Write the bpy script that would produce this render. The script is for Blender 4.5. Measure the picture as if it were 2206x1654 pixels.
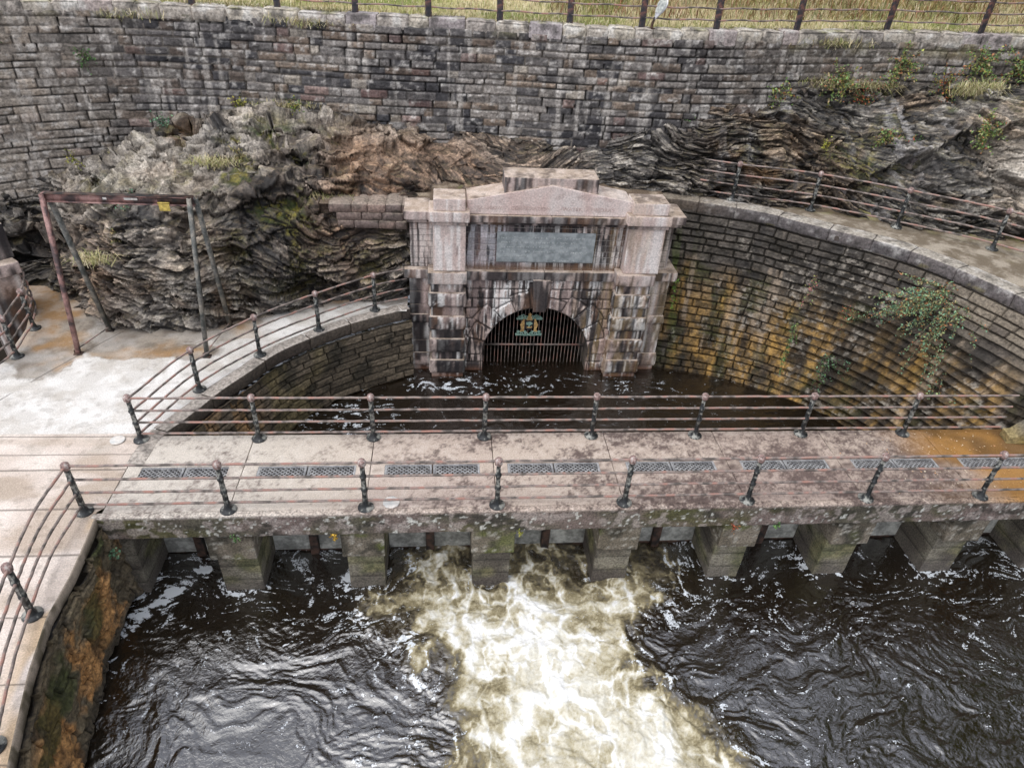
import bpy, math, random
import numpy as np
from mathutils import Vector, Matrix
random.seed(7); RNG=np.random.RandomState(11)
scene=bpy.context.scene
for o in list(bpy.data.objects): bpy.data.objects.remove(o)
# ---------------------------------------------------------------- camera, sky, sun, exposure
cd=bpy.data.cameras.new('camera'); cam=bpy.data.objects.new('camera',cd); scene.collection.objects.link(cam)
cd.sensor_width=36; cd.sensor_fit='HORIZONTAL'; cd.lens=23.99; cd.clip_end=500; cd.clip_start=.1
_r=Vector((0.99535,-0.07953,0.05429)); _u=Vector((0.00121,0.57402,0.81884)); _f=Vector((0.09628,0.81497,-0.57145))
cam.matrix_world=Matrix(((_r.x,_u.x,-_f.x,-0.942),(_r.y,_u.y,-_f.y,-9.074),(_r.z,_u.z,-_f.z,9.116),(0,0,0,1)))
scene.camera=cam
SUN_EL,SUN_AZ=math.radians(66),math.radians(230)   # azimuth clockwise from +Y
w=bpy.data.worlds.new("World"); scene.world=w; w.use_nodes=True
nt=w.node_tree; bg=nt.nodes['Background']
sky=nt.nodes.new('ShaderNodeTexSky'); sky.sky_type='NISHITA'; sky.sun_disc=False
sky.sun_elevation=SUN_EL; sky.sun_rotation=SUN_AZ; sky.dust_density=4; sky.air_density=1.0
hs=nt.nodes.new('ShaderNodeHueSaturation'); hs.inputs['Saturation'].default_value=.22; hs.inputs['Value'].default_value=1.15
nt.links.new(sky.outputs[0],hs.inputs['Color']); oc=nt.nodes.new('ShaderNodeMix'); oc.data_type='RGBA'; oc.inputs[0].default_value=.5; oc.inputs[7].default_value=(6.6,7.0,8.4,1)
nt.links.new(hs.outputs[0],oc.inputs[6]); nt.links.new(oc.outputs[2],bg.inputs['Color'])
bg.inputs['Strength'].default_value=.15
sd=bpy.data.lights.new('sun','SUN'); sun=bpy.data.objects.new('sun',sd); scene.collection.objects.link(sun)
sd.energy=1.45; sd.angle=math.radians(75); sd.color=(1,.97,.92)
sun.rotation_euler=(math.radians(90)-SUN_EL,0,-SUN_AZ+math.pi)
_d=Vector((math.sin(SUN_AZ)*math.cos(SUN_EL),math.cos(SUN_AZ)*math.cos(SUN_EL),math.sin(SUN_EL)))
sun.rotation_euler=_d.to_track_quat('Z','Y').to_euler()
scene.view_settings.view_transform='Standard'; scene.view_settings.look='None'
scene.view_settings.exposure=.36; scene.view_settings.gamma=1
scene.render.engine='CYCLES'

# ---------------------------------------------------------------- noise
def _h(ix,iy,iz,seed):
    n=(ix.astype(np.int64)*374761393+iy.astype(np.int64)*668265263+iz.astype(np.int64)*2147483647+seed*1274126177)&0xffffffff
    n=((n^(n>>13))*1274126177)&0xffffffff
    n=((n^(n>>16))*2246822519)&0xffffffff
    n=n^(n>>15)
    return (n&0xffffff)/float(0xffffff)*2-1
def vn(x,y,z,seed=0):
    x,y,z=np.broadcast_arrays(np.asarray(x,float),np.asarray(y,float),np.asarray(z,float))
    xi,yi,zi=np.floor(x),np.floor(y),np.floor(z); fx,fy,fz=x-xi,y-yi,z-zi
    ux,uy,uz=[t*t*t*(t*(t*6-15)+10) for t in (fx,fy,fz)]
    r=0
    for a in (0,1):
        for b in (0,1):
            for c in (0,1):
                r=r+_h(xi+a,yi+b,zi+c,seed)*(ux if a else 1-ux)*(uy if b else 1-uy)*(uz if c else 1-uz)
    return r
def fbm(x,y,z,oct=4,seed=0,gain=.5):
    r=0;a=1;s=0
    for i in range(oct):
        r=r+a*vn(x*2**i+i*17.3,y*2**i+i*9.1,z*2**i+i*5.7,seed+i); s+=a; a*=gain
    return r/s
def ridge(x,y,z,oct=4,seed=0,gain=.5):
    r=0;a=1;s=0
    for i in range(oct):
        r=r+a*(1-np.abs(vn(x*2**i+i*7.3,y*2**i+i*3.1,z*2**i,seed+i))*2); s+=a; a*=gain
    return r/s
def worley(x,y,z,seed=0):
    xi,yi,zi=np.floor(x),np.floor(y),np.floor(z); f1=np.full(x.shape,9.);f2=np.full(x.shape,9.);i1=np.zeros(x.shape);tl=np.zeros(x.shape)
    for a in (-1,0,1):
        for b in (-1,0,1):
            for c in (-1,0,1):
                cx,cy,cz=xi+a,yi+b,zi+c
                px=cx+.5+.45*_h(cx,cy,cz,seed);py=cy+.5+.45*_h(cx,cy,cz,seed+1);pz=cz+.5+.45*_h(cx,cy,cz,seed+2)
                d=(px-x)**2+(py-y)**2+(pz-z)**2; n=d<f1
                f2=np.where(n,f1,np.minimum(f2,d)); i1=np.where(n,_h(cx,cy,cz,seed+3),i1); tl=np.where(n,(x-px)*_h(cx,cy,cz,seed+4)+(z-pz)*_h(cx,cy,cz,seed+5)+(y-py)*_h(cx,cy,cz,seed+6),tl); f1=np.where(n,d,f1)
    return np.sqrt(f1),np.sqrt(f2),i1*.5+tl*1.3
def ss(a,b,x):
    t=np.clip((x-a)/(b-a),0,1); return t*t*(3-2*t)
def mix(a,b,t):
    a=np.asarray(a,float);b=np.asarray(b,float);t=np.asarray(t)[...,None]
    return a*(1-t)+b*t
def gs(P,x,z,rx,rz): return np.exp(-((P[...,0]-x)/rx)**2-((P[...,2]-z)/rz)**2)

# ---------------------------------------------------------------- materials
def mat(name,rough=.85,bump=.5,bscale=30,detail=.35,spec=.35,fine=18,base=None,metal=0,rvar=.0,streak=None):
    m=bpy.data.materials.new(name); m.use_nodes=True; t=m.node_tree; N=t.nodes; L=t.links
    b=N['Principled BSDF']; b.inputs['Roughness'].default_value=rough; b.inputs['Metallic'].default_value=metal
    b.inputs['Specular IOR Level'].default_value=spec
    tc=N.new('ShaderNodeTexCoord')
    n1=N.new('ShaderNodeTexNoise'); n1.inputs['Scale'].default_value=fine; n1.inputs['Detail'].default_value=6; n1.inputs['Roughness'].default_value=.65
    L.new(tc.outputs['Object'],n1.inputs['Vector'])
    mr=N.new('ShaderNodeMapRange'); mr.inputs[1].default_value=.34; mr.inputs[2].default_value=.66; mr.inputs[3].default_value=1-detail; mr.inputs[4].default_value=1+detail*.9
    L.new(n1.outputs['Fac'],mr.inputs[0])
    mx=N.new('ShaderNodeVectorMath'); mx.operation='SCALE'
    if base is None:
        a=N.new('ShaderNodeAttribute'); a.attribute_name='Col'; L.new(a.outputs['Color'],mx.inputs[0])
    else:
        c1=N.new('ShaderNodeTexNoise'); c1.inputs['Scale'].default_value=base[3] if len(base)>3 else 6; c1.inputs['Detail'].default_value=5
        L.new(tc.outputs['Object'],c1.inputs['Vector'])
        cr=N.new('ShaderNodeValToRGB'); e=cr.color_ramp.elements
        e[0].position=.38; e[0].color=(*base[0],1); e[1].position=.62; e[1].color=(*base[1],1)
        if base[2]: x=e.new(.5); x.color=(*base[2],1)
        L.new(c1.outputs['Fac'],cr.inputs[0]); L.new(cr.outputs[0],mx.inputs[0])
    L.new(mr.outputs[0],mx.inputs['Scale']); L.new(mx.outputs[0],b.inputs['Base Color'])
    if rvar:
        m2=N.new('ShaderNodeMapRange'); m2.inputs[1].default_value=.35; m2.inputs[2].default_value=.65; m2.inputs[3].default_value=rough-rvar; m2.inputs[4].default_value=rough
        n3=N.new('ShaderNodeTexNoise'); n3.inputs['Scale'].default_value=2.5; n3.inputs['Detail'].default_value=5
        L.new(tc.outputs['Object'],n3.inputs['Vector']); L.new(n3.outputs['Fac'],m2.inputs[0]); L.new(m2.outputs[0],b.inputs['Roughness'])
    if bump:
        n2=N.new('ShaderNodeTexNoise'); n2.inputs['Scale'].default_value=bscale; n2.inputs['Detail'].default_value=8; n2.inputs['Roughness'].default_value=.7
        L.new(tc.outputs['Object'],n2.inputs['Vector'])
        bp=N.new('ShaderNodeBump'); bp.inputs['Strength'].default_value=bump; bp.inputs['Distance'].default_value=.03
        L.new(n2.outputs['Fac'],bp.inputs['Height']); L.new(bp.outputs[0],b.inputs['Normal'])
    return m
M_stone=mat('weathered_stone',.8,.9,22,.5,.35,15,rvar=.25)
M_rock=mat('schist_rock',.75,1.0,14,.65,.4,16,rvar=.35)
M_portal=mat('sandstone_stained',.8,.6,30,.26,.3,22,rvar=.2)
M_conc=mat('concrete_paving',.85,.4,45,.24,.3,38,rvar=.1)
M_pier=mat('pier_stone',.8,.6,34,.55,.35,26,rvar=.2)
M_grass=mat('dry_grass',.95,.4,40,.4,.1,30)
M_leaf=mat('leaves',.6,0,10,.25,.3,40)
M_rust=mat('rusty_rail',.7,.5,60,.2,.4,60,base=((.10,.085,.075),(.36,.20,.16),(.27,.22,.195),4))
M_post=mat('black_painted_iron',.45,.5,50,.25,.5,50,base=((.014,.016,.018),(.30,.30,.27),(.022,.025,.026),9),rvar=.1)
M_knob=mat('rusted_knob',.7,.6,60,.3,.4,40,base=((.14,.11,.10),(.48,.44,.41),(.30,.19,.17),16))
M_fpost=mat('fence_post_paint',.5,.4,40,.3,.5,30,base=((.02,.022,.03),(.20,.09,.07),(.045,.04,.045),6))
M_grate=mat('cast_grate',.6,.3,40,.3,.5,40,base=((.16,.16,.165),(.30,.30,.30),None))
M_tunnel_shade=mat('painted_tunnel_shade',.9,0,5,.2,.1,5,base=((.008,.008,.008),(.015,.013,.012),None))
M_gate=mat('sluice_board',.75,.3,30,.25,.3,12,base=((.20,.20,.18),(.42,.42,.38),None,3))
M_gpost=mat('sluice_iron',.6,.4,30,.3,.4,20,base=((.015,.013,.012),(.09,.05,.035),None))
M_steel=mat('weathered_steel',.6,.4,30,.3,.45,20,base=((.06,.065,.06),(.22,.20,.17),(.12,.12,.11),5))
M_redsteel=mat('pink_primer_steel',.65,.4,30,.3,.4,20,base=((.07,.05,.05),(.34,.21,.19),(.25,.14,.125),4))
M_yel=mat('yellow_plate',.6,.2,30,.35,.4,20,base=((.30,.22,.05),(.55,.42,.10),None,9))
M_white=mat('white_label',.6,0,30,.15,.4,20,base=((.5,.5,.48),(.65,.6,.55),None))
M_slate=mat('slate_plaque',.6,.15,40,.15,.4,12,base=((.20,.225,.23),(.33,.355,.36),None,5))
M_letter=mat('plaque_lettering',.7,0,30,.2,.4,60,base=((.36,.39,.39),(.62,.64,.63),None,9))
M_letter2=mat('carved_lettering',.9,0,30,.2,.2,60,base=((.38,.27,.24),(.56,.44,.40),None,9))
M_gold=mat('gilt_paint',.5,.2,30,.3,.5,40,base=((.42,.24,.09),(.68,.45,.18),None,12))
M_verd=mat('verdigris_paint',.6,.2,30,.3,.4,40,base=((.16,.30,.24),(.34,.48,.40),None,12))
M_blackp=mat('black_enamel',.4,0,30,.3,.5,40,base=((.012,.014,.018),(.03,.03,.035),None))
M_alum=mat('floodlight_casing',.35,.1,30,.15,.5,30,base=((.5,.5,.52),(.68,.68,.70),None),metal=.3)
M_glass=mat('floodlight_glass',.12,0,30,.2,.5,8,base=((.25,.27,.26),(.5,.52,.48),None,14))
M_twig=mat('brown_twig',.8,0,30,.2,.2,20,base=((.16,.11,.07),(.27,.19,.12),None))
M_pipe=mat('drain_pipe',.7,0,30,.3,.3,20,base=((.05,.04,.03),(.1,.08,.07),None))

# ---------------------------------------------------------------- mesh accumulator
def link(o): scene.collection.objects.link(o); return o
class MB:
    def __init__(s): s.V=[];s.F=[];s.C=[];s.n=0
    def add(s,V,F,C=None):
        V=np.asarray(V,float).reshape(-1,3); F=np.asarray(F,int)
        s.V.append(V); s.F.append(F+s.n); s.n+=len(V)
        if C is None: C=np.full((len(V),3),.5)
        C=np.asarray(C,float)
        if C.ndim==1: C=np.tile(C,(len(V),1))
        s.C.append(C.reshape(-1,3)); return s
    def grid(s,P,C=None,mask=None,flip=False):
        n,m=P.shape[:2]; i=np.arange(n*m).reshape(n,m)
        q=np.stack([i[:-1,:-1],i[1:,:-1],i[1:,1:],i[:-1,1:]],-1)
        if flip: q=q[...,::-1]
        if mask is not None: q=q[mask]
        return s.add(P.reshape(-1,3),q.reshape(-1,4),None if C is None else np.asarray(C).reshape(-1,3))
    def build(s,name,m,parent=None,smooth=True,label=None):
        me=bpy.data.meshes.new(name); V=np.concatenate(s.V)
        Fs=[f for f in s.F]; tot=sum(f.size for f in Fs); nf=sum(len(f) for f in Fs)
        me.vertices.add(len(V)); me.vertices.foreach_set('co',V.astype(np.float32).ravel())
        me.loops.add(tot); me.loops.foreach_set('vertex_index',np.concatenate([f.ravel() for f in Fs]).astype(np.int32))
        me.polygons.add(nf); st=np.concatenate([np.full(len(f),f.shape[1]) for f in Fs])
        me.polygons.foreach_set('loop_start',np.concatenate([[0],np.cumsum(st)[:-1]]).astype(np.int32))
        me.update(calc_edges=True); me.validate()
        a=me.color_attributes.new('Col','FLOAT_COLOR','POINT'); C=np.concatenate(s.C)
        a.data.foreach_set('color',np.concatenate([np.clip(C,0.003,1),np.ones((len(C),1))],1).astype(np.float32).ravel())
        if smooth: me.polygons.foreach_set('use_smooth',np.ones(nf,bool))
        me.materials.append(m); o=bpy.data.objects.new(name,me); link(o)
        if parent: o.parent=parent; o.matrix_parent_inverse=parent.matrix_world.inverted()
        if label: o['label']=label
        return o
def tag(o,label=None,cat=None,group=None,kind=None):
    if label:o['label']=label
    if cat:o['category']=cat
    if group:o['group']=group
    if kind:o['kind']=kind
    return o
def empty(name,loc,label,cat,group=None,rz=0):
    o=bpy.data.objects.new(name,None); o.location=loc; o.rotation_euler=(0,0,rz); link(o)
    o.matrix_world=Matrix.Translation(Vector(loc))@Matrix.Rotation(rz,4,'Z')
    return tag(o,label,cat,group)

def lines(a,b,res,r):
    L=b-a; r=min(r,L*.45)
    k=max(2,int((L-2*r)/res)+1)
    return np.concatenate([[a,a+r*.35],np.linspace(a+r,b-r,k),[b-r*.35,b]])
def block(mb,x0,x1,y0,y1,z0,z1,res=.06,r=.015,amp=.004,col=None,fs=6,faces='xXyYzZ',rough=None,fn=None):
    """rounded, slightly uneven stone block; rough=(amp,scale) pushes its faces out like rock-faced ashlar"""
    X=lines(x0,x1,res,r);Y=lines(y0,y1,res,r);Z=lines(z0,z1,res,r)
    lo=np.array([x0+r,y0+r,z0+r]);hi=np.array([x1-r,y1-r,z1-r]); hi=np.maximum(lo,hi)
    def face(A,B,f,flip):
        a,b=np.meshgrid(A,B,indexing='ij'); P=f(a,b)
        c=np.clip(P,lo,hi); d=P-c; l=np.linalg.norm(d,axis=-1,keepdims=True); l[l<1e-9]=1
        nrm=d/l; Q=c+nrm*r
        n=fbm(Q[...,0]*fs,Q[...,1]*fs,Q[...,2]*fs,3,seed=5)
        D=n*amp
        if rough:
            e=np.minimum.reduce([np.where(nrm[...,k]**2<.5,np.minimum(Q[...,k]-(x0,y0,z0)[k],(x1,y1,z1)[k]-Q[...,k]),9) for k in range(3)])
            rr=ridge(Q[...,0]*rough[1],Q[...,1]*rough[1],Q[...,2]*rough[1]*1.4,3,seed=23)*.5+.5
            D=D+rough[0]*ss(0,.07,e)*(0.25+rr)
        Q=Q+nrm*D[...,None]
        if fn is not None: Q=fn(Q)
        C=col(Q,nrm) if callable(col) else (col if col is not None else (.5,.5,.5))
        if not callable(col): C=np.tile(np.asarray(C,float),Q.shape[:2]+(1,))
        mb.grid(Q,C,flip=flip)
    st=lambda x,y,z:np.stack([x,y,z],-1)
    o=np.ones
    if 'x' in faces: face(Y,Z,lambda a,b:st(a*0+x0,a,b),True)
    if 'X' in faces: face(Y,Z,lambda a,b:st(a*0+x1,a,b),False)
    if 'y' in faces: face(X,Z,lambda a,b:st(a,a*0+y0,b),False)
    if 'Y' in faces: face(X,Z,lambda a,b:st(a,a*0+y1,b),True)
    if 'z' in faces: face(X,Y,lambda a,b:st(a,b,a*0+z0),True)
    if 'Z' in faces: face(X,Y,lambda a,b:st(a,b,a*0+z1),False)
def tube(mb,path,r,n=8,col=None,cap=True):
    P=np.asarray(path,float); T=np.gradient(P,axis=0); T/=np.linalg.norm(T,axis=1,keepdims=True)
    up=np.array([0,0,1.]) if abs(T[0][2])<.9 else np.array([1.,0,0])
    A=np.cross(T,up); A/=np.linalg.norm(A,axis=1,keepdims=True)+1e-9; B=np.cross(A,T)
    th=np.linspace(0,2*np.pi,n+1)[:-1]; rr=np.broadcast_to(r,(len(P),))
    V=P[:,None]+rr[:,None,None]*(A[:,None]*np.cos(th)[None,:,None]+B[:,None]*np.sin(th)[None,:,None])
    k=len(P); i=np.arange(k*n).reshape(k,n); j=np.roll(i,-1,1)
    F=np.stack([i[:-1],i[1:],j[1:],j[:-1]],-1).reshape(-1,4)
    mb.add(V.reshape(-1,3),F,col)
    if cap:
        for e,fl in ((0,0),(k-1,1)):
            q=V[e]; 
            mb.add(np.concatenate([q,[q.mean(0)]]),[[a,(a+1)%n,n] if not fl else [(a+1)%n,a,n] for a in range(n)],col)
def lathe(mb,prof,n=16,c=(0,0,0),col=None):
    pr=np.asarray(prof,float); th=np.linspace(0,2*np.pi,n+1)[:-1]
    V=np.stack([pr[:,0,None]*np.cos(th)+c[0],pr[:,0,None]*np.sin(th)+c[1],pr[:,1,None]+0*th+c[2]],-1)
    k=len(pr); i=np.arange(k*n).reshape(k,n); j=np.roll(i,-1,1)
    mb.add(V.reshape(-1,3),np.stack([i[:-1],j[:-1],j[1:],i[1:]],-1).reshape(-1,4),col)
    q=V[-1]; mb.add(np.concatenate([q,[q.mean(0)]]),[[a,(a+1)%n,n] for a in range(n)],col)
def prism(mb,poly,y0,y1,col=None):
    """polygon in x,z extruded along y"""
    poly=np.asarray(poly,float); n=len(poly)
    A=np.c_[poly[:,0],np.full(n,y0),poly[:,1]]; B=np.c_[poly[:,0],np.full(n,y1),poly[:,1]]
    mb.add(np.r_[A,B],[[i,(i+1)%n,n+(i+1)%n,n+i] for i in range(n)],col)
    mb.add(A,[list(range(n))],col); mb.add(B,[list(range(n))[::-1]],col)
def bar(mb,a,b,w,h=None,col=None):
    """rectangular bar from a to b"""
    a=np.array(a,float);b=np.array(b,float); h=h or w; t=b-a; t/=np.linalg.norm(t)
    up=np.array([0,0,1.]) if abs(t[2])<.95 else np.array([0,1.,0])
    s=np.cross(t,up); s/=np.linalg.norm(s); u=np.cross(s,t)
    V=[p+s*w/2*i+u*h/2*j for p in (a,b) for i,j in ((-1,-1),(1,-1),(1,1),(-1,1))]
    mb.add(V,[[0,1,2,3],[7,6,5,4],[0,4,5,1],[1,5,6,2],[2,6,7,3],[3,7,4,0]],col)
def resample(pts,n):
    pts=np.asarray(pts,float)
    # catmull-rom smoothing then arc length
    P=np.vstack([2*pts[0]-pts[1],pts,2*pts[-1]-pts[-2]]); out=[]
    for i in range(1,len(P)-2):
        t=np.linspace(0,1,24,endpoint=False)[:,None]
        out.append(.5*((2*P[i])+(-P[i-1]+P[i+1])*t+(2*P[i-1]-5*P[i]+4*P[i+1]-P[i+2])*t**2+(-P[i-1]+3*P[i]-3*P[i+1]+P[i+2])*t**3))
    Q=np.vstack(out+[pts[-1:]]); s=np.r_[0,np.cumsum(np.linalg.norm(np.diff(Q,axis=0),axis=1))]
    u=np.linspace(0,s[-1],n); return np.stack([np.interp(u,s,Q[:,k]) for k in range(Q.shape[1])],1),s[-1]
def normals(P,sgn=1):
    du=np.gradient(P,axis=0);dv=np.gradient(P,axis=1); N=np.cross(du,dv); N/=np.linalg.norm(N,axis=-1,keepdims=True)+1e-9
    return N*sgn

# ---------------------------------------------------------------- masonry pattern
def masonry(s,z,hmin=.17,hmax=.27,wmin=.28,wmax=.75,seed=1,z0=-4,z1=8,s1=60,wob=.012,split=.0):
    """returns distance to nearest joint, three random values per stone, local u,v in the stone"""
    rs=np.random.RandomState(seed)
    s=s+wob*fbm(s*2.2,z*2.2,0,2,seed)*2+30; z=z+wob*fbm(s*.7+9,z*3,0,2,seed+3)*2
    zs=[z0]
    while zs[-1]<z1: zs.append(zs[-1]+rs.uniform(hmin,hmax))
    zs=np.array(zs); ci=np.clip(np.searchsorted(zs,z)-1,0,len(zs)-2)
    dz=np.minimum(z-zs[ci],zs[ci+1]-z); v=(z-zs[ci])/(zs[ci+1]-zs[ci])
    ds=np.zeros_like(s);u=np.zeros_like(s);sid=np.zeros(s.shape,int);wd=np.ones_like(s)
    for c in np.unique(ci):
        m=ci==c; js=[rs.uniform(-.5,0)-1]
        while js[-1]<s1+32: js.append(js[-1]+rs.uniform(wmin,wmax))
        js=np.array(js); k=np.clip(np.searchsorted(js,s[m])-1,0,len(js)-2)
        ds[m]=np.minimum(s[m]-js[k],js[k+1]-s[m]); u[m]=(s[m]-js[k])/(js[k+1]-js[k]); sid[m]=k+c*977; wd[m]=js[k+1]-js[k]
    r=[_h(sid,sid*0,sid*0,seed*13+q)*.5+.5 for q in range(4)]
    return np.minimum(ds,dz),ds,dz,r,u,v

# ================================================================ colours
def col_moss(C,P,nz,amt,seed=77):
    m=ss(.05,.35,fbm(P[...,0]*1.3,P[...,1]*1.3,P[...,2]*1.3,4,seed))*ss(.1,.6,nz)*amt
    mc=mix((.035,.05,.008),(.17,.15,.02),ss(-.3,.4,fbm(P[...,0]*5,P[...,1]*5,P[...,2]*5,2,seed+4)))
    return mix(C,mc,np.clip(m,0,1))

# ================================================================ SETTING: upper retaining wall
COP=[(-18,7.5,6.7),(-15,8.7,6.65),(-13.2,9.9,6.6),(-11.7,10.9,6.58),(-9.8,11.75,6.55),(-7.65,12.05,6.53),(-5.45,12.1,6.52),(-3.36,11.85,6.53),(-1.4,11.75,6.54),(.53,11.69,6.55),(2.41,11.4,6.57),(4.37,11.23,6.6),(6.38,11.02,6.66),(8.75,11.25,6.72),(11.62,11.7,6.78),(14.28,11.4,6.85),(18,11.3,6.95),(22,11.3,7)]
FP=[(-10.1,11.6,6.55)]+COP[5:16]
def wall_upper():
    nu,nz=1250,200
    top,L=resample(COP,nu); zf=np.linspace(1.2,0,nz)   # placeholder
    s=np.linspace(0,L,nu)
    zb=.3
    P=np.zeros((nu,nz,3)); t=np.linspace(0,1,nz)
    ztop=top[:,2]-.20
    Z=zb+(ztop[:,None]-zb)*t[None]
    tx=np.gradient(top[:,0]);ty=np.gradient(top[:,1]); l=np.hypot(tx,ty); nx,ny=ty/l,-tx/l    # towards the viewer
    off=.09*(6.6-Z)+.02
    P[...,0]=top[:,0,None]+nx[:,None]*off; P[...,1]=top[:,1,None]+ny[:,None]*off; P[...,2]=Z
    S=np.repeat(s[:,None],nz,1)
    cz=Z-(top[:,2,None]-6.6)-.10*np.exp(-((S-5)/6)**2)
    d,ds,dz,r,u,v=masonry(S,cz,.12,.29,.24,.85,seed=4,wob=.009)
    x=P[...,0]
    nse=ridge(S*3.2,cz*5,r[0]*9,4,3); n2=fbm(S*9,cz*12,r[1]*5,3,8)
    open_j=ss(.6,.95,r[3])
    depth=.05*ss(0,.018,d)+ (.02+.035*r[0])*ss(.0,.035,d)*(nse*.5+.5) +.014*n2*ss(0,.02,d)
    tilt=(v-.5)*(r[1]-.35)*.05+(r[2]-.5)*.03
    hole=(ds<.018)*(r[3]>.80)*.14
    D=depth+tilt*ss(0,.03,d)-hole
    P[...,0]+=nx[:,None]*D; P[...,1]+=ny[:,None]*D
    base=mix((.045,.046,.054),(.27,.255,.24),r[0]**1.2)
    base=mix(base,(.26,.20,.15),(r[1]>.80)*.65); base=mix(base,(.22,.135,.12),(r[2]>.93)*.6); base=mix(base,(.40,.37,.32),(r[3]<.07)*.7)
    dark=ss(-.25,.35,fbm(S*.35,cz*.6,3,3,21))*ss(-13.2,-9.5,x)*(1-ss(9,13,x)*.6)
    base=mix(base,base*np.array([.42,.43,.48]),dark*.85)
    # pale left end, buff right end
    lf=ss(-8.5,-12.5,x); base=mix(base,mix((.26,.24,.215),(.40,.36,.31),r[1]),lf*.8)
    rt=ss(4,10,x); base=mix(base,mix((.13,.12,.11),(.27,.235,.20),r[1]),rt*.55)
    lich=ss(.12,.4,fbm(S*7,cz*9,1,4,31))*ss(.3,1,nse*.5+.5)
    base=mix(base,(.56,.56,.55),lich*.7); base=mix(base,base*.35,ss(.05,.45,fbm(S*4,cz*9,r[2]*4,4,35))*.75)
    strk=ss(.18,.5,fbm(S*5,cz*.45,2,3,33)); base=mix(base,(.52,.51,.49),strk*.45)
    edge=ss(.02,.06,v)*0+ss(.8,.95,v)*.25; base=mix(base,base*1.5,edge)  # highlights painted along the upper edge of each stone
    base=mix((.012,.010,.009),base,ss(.003,.016,d)*.95+.05)
    base=mix(base,(.40,.37,.33),(ss(.018,.006,d)*(fbm(S*.6,cz*.6,9,2,41)>.12))*.5)
    gr=ss(6.1,6.4,P[...,2])*ss(.1,.4,fbm(S*1.5,cz*1.5,4,3,51)); base=mix(base,(.16,.15,.05),gr*.4)
    base=base*np.array([1.0,.95,.90])
    mb=MB(); mb.grid(P,base)
    root=empty('retaining_wall',(0,11.5,1.5),'tall dark coursed stone retaining wall running across the top, under the iron fence','wall')
    mb.build('wall_face',M_stone,root)
    # coping stones
    mb=MB(); rs=np.random.RandomState(3); q=0.3; 
    sx=lambda a:np.array([np.interp(a,s,top[:,k]) for k in range(3)])
    while q<L-.8:
        wd=rs.uniform(.45,1.0) if q>4 else rs.uniform(.7,1.3); a=sx(q);b=sx(q+wd-.02); m_=(a+b)/2; ang=math.atan2(b[1]-a[1],b[0]-a[0]); hh=rs.uniform(.27,.34); dd=rs.uniform(-.03,.04)
        big=rs.rand()<.25; tint=rs.rand(); tw=rs.uniform(-.02,.02)
        ca,sa=math.cos(ang),math.sin(ang)
        def fn(Q,m_=m_,ca=ca,sa=sa,tw=tw):
            x,y=Q[...,0],Q[...,1]; return np.stack([m_[0]+x*ca-y*sa,m_[1]+x*sa+y*ca,Q[...,2]+m_[2]+x*tw],-1)
        def cf(Q,n,tint=tint,big=big):
            c=mix((.48,.43,.35),(.36,.32,.29),np.full(Q.shape[:2],tint))
            if big: c=mix((.42,.35,.32),(.38,.34,.34),np.full(Q.shape[:2],tint))
            k=fbm(Q[...,0]*4,Q[...,1]*4,Q[...,2]*4,4,61); c=mix(c,(.07,.065,.06),ss(.05,.4,k)*.75); c=mix(c,(.6,.58,.54),ss(.1,.4,-k)*.7)
            return mix(c,(.2,.2,.06),ss(.1,.5,fbm(Q[...,0]*2,Q[...,1]*2,5,3,63))*ss(.4,.9,n[...,2])*.5)
        block(mb,-wd/2+.01,wd/2-.01,-.08-dd-(.03 if big else 0),.42,-hh-.02,.0+(.04 if big else rs.uniform(-.02,.03)),.05,.035 if not big else .015,.015,cf,5,'xXyZ',rough=None if big else (.04,4),fn=fn)
        q+=wd
    mb.build('coping',M_stone,root)
    return root
wall_upper()

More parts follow.
